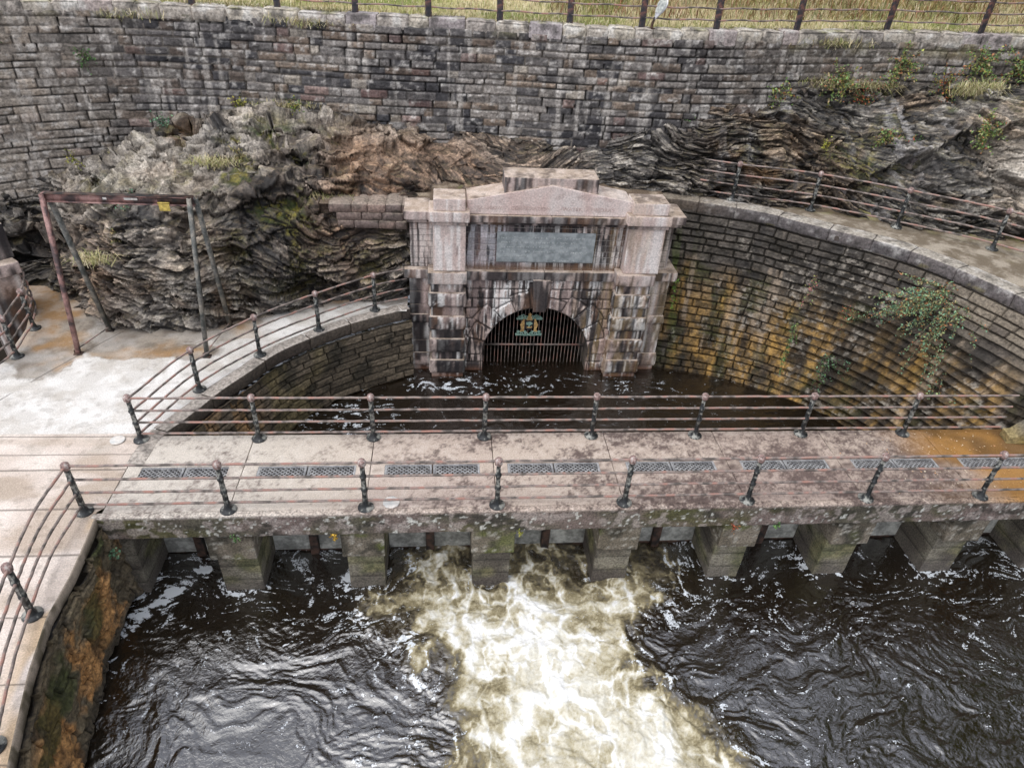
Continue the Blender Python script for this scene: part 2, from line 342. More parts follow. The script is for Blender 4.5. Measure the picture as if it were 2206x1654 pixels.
# ================================================================ rock faces
def strata(P,seed,sc=1.0):
    x,y,z=P[...,0],P[...,1],P[...,2]
    w=fbm(x*.22,y*.22,z*.28,3,seed)*1.5+.13*np.sin(x*1.3+1.6*fbm(x*.4,z*.5,0,2,seed+1))
    s=(z+w*.85+.10*x)*sc
    fine=fbm(x*1.4,y*1.4,s*9,4,seed+2,.6); 
    saw=lambda t:(t-np.floor(t))
    brk=fbm(x*.9,y*.9,z*.9,3,seed+3)
    a=saw(s*2.3+brk*.9); b=saw(s*6.1+brk*2.5+fine*.6); c=saw(s*14+fine*2)
    return s,fine,(a**1.5-.4),(b-.5),(c-.5),brk
ROCKC=[# foot x,y,z   top x,y,z   power
 ((-15.5,8.0,0),(-15.5,9.2,2.0),1.6),((-13.4,8.3,0),(-13.6,9.4,2.0),1.6),((-12.3,8.5,0),(-12.7,10.0,2.2),1.5),((-11.4,8.2,0),(-11.2,11.15,2.45),2.0),((-10.4,7.5,0),(-9.95,11.5,2.85),2.4),
 ((-9.4,6.75,0),(-9.3,11.6,3.25),3.8),((-8.63,6.45,0),(-8.5,11.7,3.5),4.0),((-7.2,6.2,0),(-7.4,11.75,3.8),4.0),((-6.1,6.85,0),(-6.7,11.75,4.1),3.6),((-5.28,7.1,0),(-5.9,11.75,4.15),3.4),((-4.5,7.45,0),(-4.4,11.7,4.0),3.2),
 ((-3.4,7.8,0),(-3.0,11.65,3.9),3.4),((-2.1,8.15,0),(-1.9,11.6,3.85),3.4),((-1.3,9.0,1.8),(-1.1,11.5,3.8),1.3),((0.1,9.7,2.6),(0,11.4,3.65),1.2),((1.6,9.9,2.62),(1.6,11.3,3.6),1.2),((3.7,10.05,2.62),(3.8,11.15,3.7),1.2),((5.0,9.9,2.6),(5.0,11.1,4.05),1.2),
 ((6.0,9.65,2.58),(5.9,11.05,4.75),1.25),((7.46,9.25,2.56),(7.5,11.1,5.05),1.25),((9.17,8.9,2.56),(9.3,11.3,5.3),1.1),((10.2,8.3,2.56),(10.8,11.3,5.4),1.15),((11.5,7.7,2.56),(12.6,11.1,5.5),1.2),((12.4,7.35,2.56),(13.6,10.6,5.6),1.25),((14.2,6.7,2.56),(14.6,9.9,5.75),1.25),((16.5,6.2,2.56),(16.5,9.4,5.9),1.3),((19,5.5,2.56),(19,9,6),1.3)]
def rock():
    nu,nv=1400,300
    A=np.array([c[0] for c in ROCKC],float);B=np.array([c[1] for c in ROCKC],float);pw=np.array([[c[2],0,0] for c in ROCKC])
    k=np.linspace(0,len(A)-1,nu); idx=np.arange(len(A))
    def sm(Q):
        # smooth (catmull) interpolation over index
        Pp=np.vstack([2*Q[0]-Q[1],Q,2*Q[-1]-Q[-2]]); i=np.clip(k.astype(int),0,len(Q)-2); t=(k-i)[:,None]; a,b,c,d=Pp[i],Pp[i+1],Pp[i+2],Pp[i+3]
        return .5*((2*b)+(-a+c)*t+(2*a-5*b+4*c-d)*t**2+(-a+3*b-3*c+d)*t**3)
    Af,Bf,pf=sm(A),sm(B),sm(pw)[:,0]
    ln=np.linalg.norm(np.diff((Af+Bf)/2,axis=0),axis=1); s=np.r_[0,np.cumsum(ln)]
    u=np.linspace(0,s[-1],nu); re=lambda Q:np.stack([np.interp(u,s,Q[:,j]) for j in range(Q.shape[1])],1)
    Af,Bf=re(Af),re(Bf); pf=np.interp(u,s,pf)
    v=np.linspace(-.06,1.06,nv)
    vv=np.clip(v,0,1)[None]
    hz=vv**pf[:,None]                      # horizontal progress
    zz=v[None]+0*hz
    # keep steps evenly long along the profile: blend z progress so the ledge on top is covered too
    g=vv; zz=1-(1-g)**1.35; zz=np.where(v[None]<0,v[None]*1.0,np.where(v[None]>1,1-(v[None]-1)*3,zz)); hz=np.clip(zz,0,1)**pf[:,None]; hz=np.where(v[None]>1,1+(v[None]-1)*3,hz)
    P=np.zeros((nu,nv,3))
    P[...,0]=Af[:,0,None]*(1-hz)+Bf[:,0,None]*hz; P[...,1]=Af[:,1,None]*(1-hz)+Bf[:,1,None]*hz; P[...,2]=Af[:,2,None]*(1-zz)+Bf[:,2,None]*zz
    q_=hz+.22*fbm(P[...,0]*.7,P[...,1]*0,3,3,181); t_=q_*4.2; P[...,2]+=.42*((np.floor(t_)+ss(.15,.6,t_-np.floor(t_)))-t_)*ss(.05,.25,hz)*ss(1.0,.85,hz)*ss(-1.5,-4,P[...,0])
    N=normals(P); 
    if N[...,1].mean()>0: N=-N
    up0=ss(.45,.9,N[...,2])
    st,fine,a,b,c,brk=strata(P,100)
    x,z=P[...,0],P[...,2]
    big=fbm(x*.45,P[...,1]*.45,z*.55,3,7)
    big2=ridge(x*.9,P[...,1]*.8,z*1.1,3,9)
    env=ss(-.06,.05,v)[None]*ss(1.06,.9,v)[None]
    amp=(1.0-.55*gs(P,2.,3,3.2,1.2))*(1-.45*gs(P,-2.9,1.8,1.0,1.3))
    jx=.25*fbm(x*2,P[...,1]*2,z*2,3,171); y_=P[...,1]
    _,_,c1=worley(x*.5+jx,y_*.5,st*1.7+jx,11); w1,w2,c2=worley(x*1.0+jx,y_*1.1,st*5.0+jx,17); w3,w4,c3=worley(x*2.3,y_*2.5,st*15+jx*2,27)
    crk=ss(.10,.0,w2-w1)
    _,_,c0=worley(x*.55+jx,y_*.55,z*.8+jx,41); q1,q2,cs=worley(x*1.6+jx,y_*1.6,z*1.6,43)
    D=(.34*big+.07*big2+(1-.75*up0)*(.05*a+.05*b+.025*c+.02*fine+.19*c2+.10*c3-.05*crk)+.18*c1+.22*c0+.12*cs*up0)*amp; N=N*np.array([.55,1,.45]); N/=np.linalg.norm(N,axis=-1,keepdims=True)
    D=D-.55*gs(P,-12.1,.3,.5,.9)            # hollow beside the old portal
    D=D*(.25+.75*env)-.05
    P=P+N*D[...,None]
    P[...,2]+=(.12*a*env*amp)
    P[...,2]=np.where((v>1.0)[None]&(P[...,2]>B[:,2].max()+.3),B[:,2].max(),P[...,2])
    n2=normals(P); n2=np.where(n2[...,1:2]>0,-n2,n2); up=n2[...,2]
    x,y,z=P[...,0],P[...,1],P[...,2]
    f1=fbm(x*2.2,y*2.2,st*8,4,131,.6)*(1-.5*up0)+.5*up0*fbm(x*3,y*6,z*6,4,133); f2=fbm(x*.6,y*.6,z*.8,3,137); f3=fbm(x*2.5,y*2.5,st*24,4,141,.6)
    C=mix((.024,.023,.024),(.18,.17,.16),ss(-.5,.55,f1+.4*b+.2*f2+.35*c2+.35*c3))
    C=mix(C,(.52,.50,.46),ss(.12,.5,f1*.4+f3*.6+.15*b+.1*f2+.35*c3+.2*c2)*.9); C=mix(C,C*np.array([1.25,.95,.68]),ss(-.05,.35,fbm(x*.7,y,z*1.0,3,183))*(.4+.3*(x>5)))
    C=mix(C,C*.62,ss(5.5,7,x)*ss(14.2,13.2,x)*.8)
    pale=np.clip(gs(P,-8.3,3.1,2.0,.45)+gs(P,-6.2,3.9,1.2,.45)+.8*gs(P,-3.3,3.6,1.3,.5)+.6*gs(P,-.9,3.4,1.2,.35)+.9*gs(P,14.6,4.2,1.0,1.3)+.5*gs(P,-10.8,2.0,.8,.9)+.25*gs(P,-7.5,1.5,.9,1.3),0,1)
    C=mix(C,mix((.30,.27,.23),(.62,.58,.52),ss(-.35,.3,f1+.3*b)),pale*ss(-.25,.25,f2+.6*pale+.5*f1-.15)*.85)
    brown=np.clip(gs(P,-1.2,3.1,2.8,.7)+gs(P,-3.4,2.2,1.2,1.6)+.7*gs(P,-9.8,1.2,1.2,1.0)+.4*gs(P,6.5,3.9,.9,1.1),0,1)
    C=mix(C,C*np.array([.85,.58,.42]),brown*.85)
    wet=np.clip(1.0*gs(P,-5.0,2.6,1.1,1.4)+.8*gs(P,-4.6,.8,1.5,1)+.9*gs(P,-12.0,.8,1.0,1.6)+.7*gs(P,7.8,3.2,2.2,.7)+.45*gs(P,11,3.2,2.5,.5)+.8*gs(P,-12.6,3.0,.8,1.0),0,1)*ss(-.5,.2,fbm(x*.9,z*.3,y,3,151)+.15)  # damp rock, with shade also painted into the left cave and outcrop
    C=mix(C,C*np.array([.28,.26,.25]),wet)
    crev=ss(-.1,-.45,a)*.4+crk*.5+ss(.06,.0,w4-w3)*.3; C=mix(C,C*.35,crev)
    strk=ss(.25,.5,fbm(x*2.4,y*.3,z*.25,3,161))*ss(6,7,x)*(x<13); C=mix(C,(.5,.5,.52),strk*.45*(1-wet))
    orange=ss(.0,.4,fbm(x*1.1,y,z*.8,4,171))*np.clip(gs(P,7.8,3.9,1.2,.9)+gs(P,-8.0,3.5,1.2,.5)*.7+.6*gs(P,-3,3.0,2,.8)+.5*gs(P,-7,1,2,1.2),0,1); C=mix(C,(.22,.11,.03),orange*.6)
    ms=np.clip(gs(P,-6.3,3.4,2.3,.55)+gs(P,-5.2,2.6,1,1)+gs(P,11.5,5.3,3.2,.5)+.6*gs(P,10.5,3.6,3,.9)+.5*gs(P,-10.6,2.6,1.2,.5)+.35*gs(P,-4,.9,2,1.2),0,1)
    C=col_moss(C,P,up+.25,ms*1.2)
    # soil ledge colour where flat
    C=mix(C,mix((.10,.075,.05),(.20,.17,.09),ss(-.3,.3,f3)),ss(.75,.95,up)*.45*(1-pale))
    C=C*np.array([.95,.91,.86])*.95
    mb=MB(); mb.grid(P,C)
    o=mb.build('rock_face',M_rock); tag(o,'folded grey and brown schist rock face below the big retaining wall',kind='structure')
    return P,up
ROCKP,ROCKUP=rock()

# ================================================================ pool retaining walls (battered curved walls)
def ribbon_wall(foot,top,z0,z1,nu,nz,seed,hs,ws,colf,ledge,rough,name,m,parent,cop=None,batter_pow=1.0,sgn=1):
    F,L=resample(foot,nu); T,L2=resample(top,nu); s=np.linspace(0,L2,nu)
    t=np.linspace(0,1,nz); P=np.zeros((nu,nz,3)); tt=t[None]**batter_pow
    for k in (0,1): P[...,k]=F[:,k,None]*(1-tt)+T[:,k,None]*tt
    P[...,2]=z0+(z1-z0)*t[None]
    N=normals(P); N=N*sgn
    S=np.repeat(s[:,None],nz,1); Z=P[...,2].copy()
    d,ds,dz,r,u,v=masonry(S,Z,*hs,*ws,seed=seed,wob=.010)
    nse=ridge(S*3,Z*4.5,r[0]*9,4,seed+3)*.5+.5; n2=fbm(S*9,Z*11,r[1]*5,3,seed+8)
    lg=ledge(P,S) if callable(ledge) else ledge
    if callable(ledge): d=np.minimum(dz,ds+.03*ss(.05,.15,lg)*(r[3]<.85))
    rg=rough(P,S) if callable(rough) else rough
    D=.035*ss(0,.02,d)+rg*ss(0,.04,d)*(.2+nse+.9*r[0])*.8+.018*n2*ss(0,.02,d)+.03*fbm(S*1.5,Z*2.5,3,3,seed+11)+lg*(.5-v)*ss(0,.03,dz)+(r[2]-.5)*.025
    P=P+N*D[...,None]
    if name=='wall_face' and m is M_rock: P=P+N*(.05*fbm(S*3,Z*4,2,4,991)+.05*worley(S*1.4+.2*fbm(S*3,Z*3,0,2,5),Z*2.4,0*S,993)[2])[...,None]
    C=colf(P,S,Z,d,r,u,v,nse,lg)
    mb=MB(); mb.grid(P,C); return mb.build(name,m,parent),P
RF=[(4.9,7.95),(5.29,7.97),(6.65,7.59),(7.92,7.07),(9.05,6.31),(9.97,5.27),(10.45,4.3),(10.72,3.2),(11.0,2.1),(11.7,1.7),(12.8,1.55),(15,1.5)]
RT=[(5.2,9.45),(5.87,9.32),(7.77,8.54),(8.56,7.91),(9.33,7.31),(10.23,6.59),(10.97,5.71),(11.51,4.69),(11.94,3.58),(12.3,2.5),(12.9,1.8),(14,1.5),(17,1.4)]
def colR(P,S,Z,d,r,u,v,nse,lg):
    x=P[...,0]; q=ss(9.6,12.5,S)    # towards right end
    C=mix((.022,.021,.022),(.13,.12,.11),np.clip(r[0]*.6+nse*.6-.15,0,1))
    k=fbm(S*1.1,Z*.5,3,4,211); ye=ss(1.3,-.9,Z+.9*k)*(.5+.5*ss(-.2,.25,fbm(S*2.8,Z*.35,4,3,217)))
    C=mix(C,C*.45,ss(-.1,.3,fbm(S*3.5,Z*.45,11,4,219))*.7); och=mix((.05,.03,.01),(.50,.32,.10),ss(-.3,.45,fbm(S*3.3,Z*1.1,5,4,223)+(nse-.5)*.5))
    C=mix(C,och,np.clip(ye*1.25,0,.92)*(1-q*.3))
    C=mix(C,(.40,.34,.28),ss(.25,.5,fbm(S*4,Z*.5,8,3,227))*.55*(Z<1.2)*(Z>-1.5))
    C=mix(C,(.022,.02,.016),ss(.02,.36,fbm(S*1.1,Z*1.0,7,4,231))*.75*(Z<2.0)); C=mix(C,(.02,.017,.012),ss(.0,.3,fbm(S*7,Z*5,7,4,233))*.6*(Z<2.0)); C=mix(C,(.016,.014,.01),ss(.35,.05,v)*ss(.05,.12,lg)*.75)  # last mix paints shade low on the stepped courses
    lt=ss(1.0,2.1,Z-.75*(8-S)*.12)*ss(6.5,8.5,S)
    C=mix(C,mix((.13,.115,.105),(.36,.33,.28),r[1]),lt*.8)
    C=mix(C,mix((.15,.135,.12),(.36,.33,.28),r[1]),ss(11.2,11.9,S+.15*fbm(Z*2,0,0,2,5))*.75)
    C=mix(C,(.42,.41,.39),ss(.08,.36,fbm(S*7,Z*9,2,5,241,.7))*.6*ss(-.1,.2,fbm(S*.9,Z*.9,5,2,243)))
    C=mix(C,(.06,.08,.015),ss(.1,.4,fbm(S*1.8,Z*1.6,6,4,251))*.55*(Z<1)*(.4+.6*ss(.6,.95,v)))
    C=mix(C,mix((.30,.24,.17),(.5,.45,.38),r[2]),ss(.78,.97,v)*.55*ss(.01,.06,lg)*ss(-.2,.2,fbm(S*5,Z*3,1,3,257)))  # light on the step tops painted into the colour
    gre=gs(P,5.6,0.2,.5,1.2)*ss(.0,.3,fbm(S*6,Z*1.2,6,3,261)); C=mix(C,(.10,.16,.02),gre*.8)
    C=C*np.array([.92,.84,.74])*.86
    return mix((.02,.017,.012),C,ss(.002,.02,d)*.92+.08)
ter=empty('terrace_wall',(9,7.5,-2.3),'curved battered stone wall right of the portal, stained ochre, stepped courses, dark coping on top','wall')
ledgeR=lambda P,S:.02+.19*ss(3.2,6.5,S)*ss(1.9,.9,P[...,2]+ss(10.5,11.5,S)*3)*(1-.9*ss(11.1,11.5,S))
ribbon_wall(RF,RT,-2.7,2.28,900,400,17,(.17,.27),(.32,.9),colR,ledgeR,lambda P,S:.055+.02*ss(6,3,S)-.02*ss(8,10,S),'wall_face',M_stone,ter)
def coping_run(path,zt,h,back,ov,name,parent,wr,colf,seed,res=.06,r=.02,rough=None,zf=None):
    n=400; T,L=resample(path,n); s=np.linspace(0,L,n); q=0; rs=np.random.RandomState(seed); mb=MB()
    f=lambda a:np.array([np.interp(a,s,T[:,k]) for k in (0,1)])
    tx=np.gradient(T[:,0]);ty=np.gradient(T[:,1]); an=np.unwrap(np.arctan2(ty,tx))
    while q<L-.1:
        wd=min(rs.uniform(*wr),L-q); tint=rs.rand()
        def fn(Q,q=q):
            a=q+Q[...,0]; px_=np.interp(a,s,T[:,0]);py_=np.interp(a,s,T[:,1]);aa=np.interp(a,s,an)
            return np.stack([px_-np.sin(aa)*Q[...,1],py_+np.cos(aa)*Q[...,1],Q[...,2]],-1)
        block(mb,.008,wd-.008,-ov,back,zt-h,zt,res,r,.008,lambda Q,n,t=tint:colf(Q,n,t),6,'xXyYzZ',rough=rough,fn=fn); q+=wd
    return mb.build(name,M_stone,parent)
def colCop(Q,n,t):
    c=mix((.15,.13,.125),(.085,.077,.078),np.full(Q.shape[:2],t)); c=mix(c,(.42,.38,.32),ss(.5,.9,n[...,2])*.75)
    k=fbm(Q[...,0]*5,Q[...,1]*5,Q[...,2]*7,4,71); c=mix(c,(.55,.53,.5),ss(.15,.45,k)*.5); c=mix(c,(.05,.045,.04),ss(.1,.4,-k)*.6)
    c=mix(c,(.10,.07,.04),ss(8,5.5,Q[...,0])*.6)
    return mix(c,(.20,.17,.03),ss(.2,.45,fbm(Q[...,0]*2.5,Q[...,1]*2.5,Q[...,2]*8,3,73))*.5*(Q[...,2]<2.4))
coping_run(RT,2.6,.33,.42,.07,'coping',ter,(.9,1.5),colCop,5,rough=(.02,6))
# terrace path
def path_sheet():
    nu,nv=420,60; A,_=resample(RT,nu); B,_=resample([(5.2,10.4),(6.,10.2),(7.46,9.8),(9.17,9.3),(10.2,8.9),(11.63,8.5),(12.8,8.2),(14.34,7.4),(16.5,6.6),(17.5,5),(18,3),(18.5,1.6)],nu)
    t=np.linspace(0.02,1,nv)[None,:,None]; P=np.zeros((nu,nv,3)); 
    tx=np.gradient(A[:,0]);ty=np.gradient(A[:,1]);l=np.hypot(tx,ty); A2=A+np.stack([-ty/l*0,tx/l*0],1)+np.stack([-ty/l,tx/l],1)*.38
    P[...,:2]=A2[:,None]*(1-t)+B[:,None]*t
    x,y=P[...,0],P[...,1]; P[...,2]=2.592+.02*fbm(x*2,y*2,0,3,81)+.06*ss(.75,1,t[...,0])
    C=mix((.15,.12,.085),(.34,.295,.235),ss(-.3,.3,fbm(x*3,y*3,0,5,83,.7)))
    k=ss(8.6,6.4,x+.8*fbm(x,y,0,3,85)); C=mix(C,(.11,.08,.05),k*.9)
    C=mix(C,mix((.13,.09,.05),(.2,.18,.06),ss(-.2,.3,fbm(x*4,y*4,0,3,87))),ss(.45,.9,t[...,0]+.25*fbm(x*2,y*2,0,3,89))*.85)
    mb=MB(); mb.grid(P,C); tag(mb.build('path',M_conc),'narrow dirty terrace path behind the railing at the foot of the rock',kind='structure')
path_sheet()
def ledge():
    X=np.linspace(-4.2,5.25,360);Y=np.linspace(8.35,10.6,80); x,y=np.meshgrid(X,Y,indexing='ij')
    z=2.58+.05*fbm(x*1.5,y*1.5,0,4,91)+.12*ss(9.4,10.3,y)
    C=mix((.12,.09,.065),(.27,.22,.165),ss(-.3,.35,fbm(x*4,y*4,0,4,93))); C=mix(C,(.10,.12,.03),ss(.2,.5,fbm(x*2,y*2,0,3,95))*.6)
    mb=MB(); mb.grid(np.stack([x,y,z],-1),C); tag(mb.build('ledge_ground',M_grass),'earth ledge behind the portal at the foot of the rock',kind='structure')
ledge()
# small dry coping wall left of the portal
def small_wall():
    rt=empty('ledge_wall',(-2.9,8.6,1.9),'short remnant of stone coursing on top of the rock just left of the portal','wall')
    mb=MB(); rs=np.random.RandomState(9)
    def cf(Q,n,t): 
        c=mix((.24,.17,.14),(.13,.10,.09),np.full(Q.shape[:2],t)); k=fbm(Q[...,0]*4,Q[...,1]*4,Q[...,2]*5,4,71)
        c=mix(c,(.05,.045,.035),ss(.1,.4,k)*.6); return mix(c,(.30,.25,.2),ss(.5,.9,n[...,2])*.6)
    for z0,h in ((2.40,.22),(2.19,.20),(1.98,.20)):
        q=-3.95+rs.uniform(0,.2)
        while q<-2.05:
            w=min(rs.uniform(.35,.8),-1.95-q); t=rs.rand(); yy=8.28+rs.uniform(-.02,.02)-(2.4-z0)*.1
            block(mb,q,q+w-.02,yy,yy+.9,z0,z0+h,.06,.02,.008,lambda Q,n,t=t:cf(Q,n,t),rough=(.03,5)); q+=w
    mb.build('stone_courses',M_stone,rt)
small_wall()
def patch(label,pts,rows,seed):
    rt=empty('stone_patch',(pts[0],pts[1],pts[2]),label,'wall'); mb=MB(); rs=np.random.RandomState(seed); x0,y0,z0,W=pts
    for k in range(rows):
        q=-rs.uniform(0,.25)+.1*k; h=.16
        while q<W-.1*k:
            w_=rs.uniform(.25,.5); t=rs.rand(); i=np.argmin((ROCKP[...,0]-(x0+q+w_/2))**2+(ROCKP[...,2]-(z0+k*h))**2+9*(ROCKP[...,1]>12)); yy=ROCKP.reshape(-1,3)[i,1]*.25+.75*(y0+.05*k+.1*q)
            block(mb,x0+q,x0+q+w_-.015,yy-.12,yy+.5,z0+k*h,z0+(k+1)*h-.01,.05,.015,.006,lambda Q,n,t=t:mix(mix((.30,.25,.21),(.16,.14,.14),np.full(Q.shape[:2],t)),(.05,.045,.04),ss(.05,.4,fbm(Q[...,0]*4,Q[...,1]*4,Q[...,2]*5,4,71))*.6),rough=(.02,6)); q+=w_
    mb.build('stone_courses',M_stone,rt)
patch('patch of coursed stones built into the dark rock above the terrace railing',(10.05,9.35,2.75,1.5),5,5)
patch('smaller patch of pale coursed stones higher in the rock at right',(11.3,9.7,3.65,1.6),4,6)

# left curved pool wall
LT=[(-1.9,7.5),(-2.5,7.2),(-3.47,6.61),(-4.21,6.01),(-4.97,5.25),(-5.44,4.44),(-5.87,3.71),(-6.18,3.03),(-6.41,2.55),(-6.62,2.12),(-6.7,1.2)]
LF=[(-1.9,7.98),(-3.11,7.71-.25),(-4.1,6.95-.3),(-4.75,6.1),(-5.1,5.43),(-5.5,4.5),(-5.8,3.6),(-6.0,2.8),(-6.1,2.2),(-6.15,1.2)]
LF=[(-1.9,7.6),(-2.6,7.25),(-3.5,6.7),(-4.3,6.0),(-4.85,5.2),(-5.25,4.4),(-5.6,3.65),(-5.9,3.0),(-6.1,2.4),(-6.25,1.9),(-6.35,1.2)]
def colL(P,S,Z,d,r,u,v,nse,lg):
    C=mix((.035,.028,.02),(.17,.135,.095),r[0]*.5+nse*.5)
    k=fbm(S*1.2,Z*.6,3,4,311); C=mix(C,mix((.09,.075,.025),(.20,.16,.07),nse),ss(0,.4,k)*.55)
    q=ss(6.2,7.6,S)*ss(10.5,9.5,S)*0+np.clip(np.exp(-((S-7.6)/1.3)**2)+.7*np.exp(-((S-5.3)/.35)**2),0,1)
    ora=ss(.0,.25,fbm(S*5,Z*1.0,5,4,323))*q; C=mix(C,(.52,.30,.12),np.clip(ora*.9,0,1))
    C=mix(C,(.028,.025,.018),ss(.12,.4,fbm(S*1.3,Z*1.3,7,4,331))*.75)
    return mix((.02,.017,.012),C,ss(.002,.02,d)*.9+.1)
lw=empty('pool_wall',(-5,5.5,-2.3),'low curved stone wall left of the pool, mossy brown with an orange stain','wall')
ribbon_wall(LF[::-1],LT[::-1],-2.7,-.3,640,190,27,(.15,.23),(.4,1.1),lambda P,S,Z,d,r,u,v,nse,lg:colL(P,S.max()-S,Z,d,r,u,v,nse,lg),.03,.04,'wall_face',M_stone,lw,sgn=-1 if False else 1)
def colCopL(Q,n,t):
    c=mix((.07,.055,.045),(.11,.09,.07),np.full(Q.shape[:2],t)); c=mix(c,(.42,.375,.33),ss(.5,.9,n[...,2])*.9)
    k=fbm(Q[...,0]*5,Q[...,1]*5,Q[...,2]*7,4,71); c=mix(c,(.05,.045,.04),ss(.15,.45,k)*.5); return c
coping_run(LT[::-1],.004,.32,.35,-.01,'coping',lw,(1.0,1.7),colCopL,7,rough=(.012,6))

# downstream left wall
DT=[(-7.08,0.1),(-7.0,-.6),(-6.93,-1.39),(-6.93,-2.17),(-6.76,-3.1),(-6.4,-4.4),(-5.8,-6.2),(-5.0,-8.5)]
DF=[(-7.05,.3),(-7.08,-.45),(-7.03,-1.4),(-6.95,-2.2),(-6.74,-3.2),(-6.35,-4.4),(-5.7,-6.2),(-4.8,-8.5)]
def colD(P,S,Z,d,r,u,v,nse,lg):
    C=mix((.09,.07,.045),(.20,.16,.10),r[0]*.4+nse*.6)
    f=fbm(S*1.7,Z*1.2,3,4,411); C=mix(C,mix((.35,.15,.04),(.60,.32,.12),nse),ss(-.12,.28,f+.25*fbm(S*6,Z*4,1,3,417))*ss(-.25,-.7,Z)*.85)
    C=mix(C,(.045,.06,.015),ss(.05,.35,fbm(S*1.3,Z*1.1,9,4,413))*.8)
    C=mix(C,(.03,.025,.02),ss(.1,.4,fbm(S*2.3,Z*1.9,12,4,415))*.6)
    C=mix(C,(.05,.04,.03),ss(-1.9,-2.3,Z)*.7)
    return mix((.02,.016,.012),C,ss(.0,.03,d)*.8+.2)
dw=empty('river_wall',(-6.9,-3,-2.4),'curved rough wall at the lower left, orange and mossy, dropping from the paving to the dark water','wall')
ribbon_wall(DF,DT,-2.8,-.16,620,190,37,(.26,.40),(.5,1.3),colD,.03,.08,'wall_face',M_rock,dw,sgn=-1)

# ================================================================ platform paving
def platform():
    mb=MB()
    xe=np.array([p[0] for p in LT][::-1]); ye=np.array([p[1] for p in LT][::-1])
    # right boundary as a function of y
    yd=np.array([p[1] for p in DT][::-1]); xd=np.array([p[0] for p in DT][::-1])
    Y=np.linspace(-8.4,8.6,760)
    XR=np.where(Y<.0,np.interp(Y,yd,xd)-.0,np.interp(Y,[0,.1,2.12],[-7.08,-6.985,-6.985]))
    XR=np.where(Y>2.12,np.interp(Y,ye,xe)-.33,XR)
    XR=np.where(Y>7.35,-2.0,XR)
    LB=[(4.0,-11.0),(5.0,-11.0),(6.3,-11.2),(7.4,-11.6),(8.6,-12.4)]
    XL=np.where(Y<4.0,-16,np.interp(Y,[a for a,b in LB],[b for a,b in LB]))
    XL=np.interp(Y,[-9,3.6,4.0,5.0,6.3,7.4,8.6],[-16,-16,-11.15,-11.02,-11.2,-11.6,-12.6])
    t=np.linspace(0,1,420)[:,None]; x=XL[None]*(1-t)+XR[None]*t; y=np.repeat(Y[None],420,0)
    z=.0+.012*fbm(x*.8,y*.8,0,3,501)+.003*fbm(x*12,y*12,0,2,503)
    C=mix((.55,.525,.49),(.66,.64,.61),ss(-.3,.3,fbm(x*2.5,y*2.5,0,4,505)))
    # stone flags near the bridge
    fl=(y<2.2); C=mix(C,mix((.54,.46,.40),(.66,.58,.52),ss(-.3,.3,fbm(x*1.5,y*1.5,0,4,507))),fl*1.0)
    jt=np.zeros_like(x)
    for a in (2.17,1.62,1.18,.15,-.9,-2.1,-3.2,-4.3): 
        jt=np.maximum(jt,ss(.022,.008,np.abs(y-a-.05*np.sin(x*.2))))
    jt=np.maximum(jt,ss(.03,.01,np.abs(x-(-11.6+.31*y+.02*y*y)))*(y>2.17)*.8)
    jt=np.maximum(jt,ss(.02,.008,np.abs(np.hypot(x+11,y+2)-4.2+.0))*0)
    # wet brown stains
    wob=.5*fbm(x*.9,y*.9,0,4,511)+.12*fbm(x*5,y*5,0,4,512)
    st=ss(.15,.0,(np.abs(y-6.1+.0*x-.1*(x+8))-.55)+wob*.9)*ss(-10.8,-10,x)*ss(-5.2,-6.4,x)
    st=np.maximum(st,ss(.2,0,np.hypot((x+7.6)/1.4,(y-5.35)/.35)-1+wob*1.6)); st=np.maximum(st,ss(-.1,.3,y-6.7-.2*(x+8)+wob))
    st=np.maximum(st,ss(.25,.0,np.hypot((x+10.6)/.9,(y-6)/1.5)-1+wob*1.6))
    stc=mix((.14,.11,.08),(.26,.14,.045),ss(-.1,.3,fbm(x*1.2+3,y*1.2,0,3,513)+.12)); C=mix(C,stc,st*(.62+.3*ss(-.3,.3,fbm(x*2,y*2,0,4,514)))); C=mix(C,(.40,.355,.30),ss(-.1,.4,fbm(x*1.7,y*1.7,2,5,516,.7))*.5); C=mix(C,(.13,.095,.06),ss(.35,.0,np.abs(st-.35))*ss(-.1,.3,fbm(x*4,y*4,3,4,518))*.5)
    s2=ss(.12,.0,np.abs(y-1.95)-.02+wob*.35)*.5+ss(.0,.35,fbm(x*.8,y*1.6,0,4,515)-.05)*(y<1.7)*.8
    C=mix(C,(.37,.29,.22),s2*.8)
    ed=ss(.45,.0,XR[None]-x)*(y<0); C=mix(C,(.52,.38,.24),ed*ss(0,.3,fbm(x*2,y*.7,0,3,517))*.9)
    C=mix(C,(.14,.11,.08),ss(.25,.5,fbm(x*6,y*6,0,3,519))*.25)
    C=mix(C,(.10,.085,.07),jt*.8); z=z-jt*.012
    P=np.stack([x,y,z],-1); mb.grid(P,C)
    # skirt along the edge over the river wall
    e=P[-1]; b=e.copy(); b[:,2]-=.2; b[:,0]+=.03; e2=e.copy(); e2[:,0]+=.03
    q=np.stack([e,e2,b],0); k=fbm(q[...,0]*4,q[...,1]*4,q[...,2]*4,3,521); m=Y<-.12
    mb.grid(q[:,m],mix((.3,.25,.2),(.09,.075,.05),ss(-.2,.3,k))[:,m])
    tag(mb.build('pavement',M_conc),'pale concrete and flagstone platform on the left, stained brown by water',kind='structure')
platform()

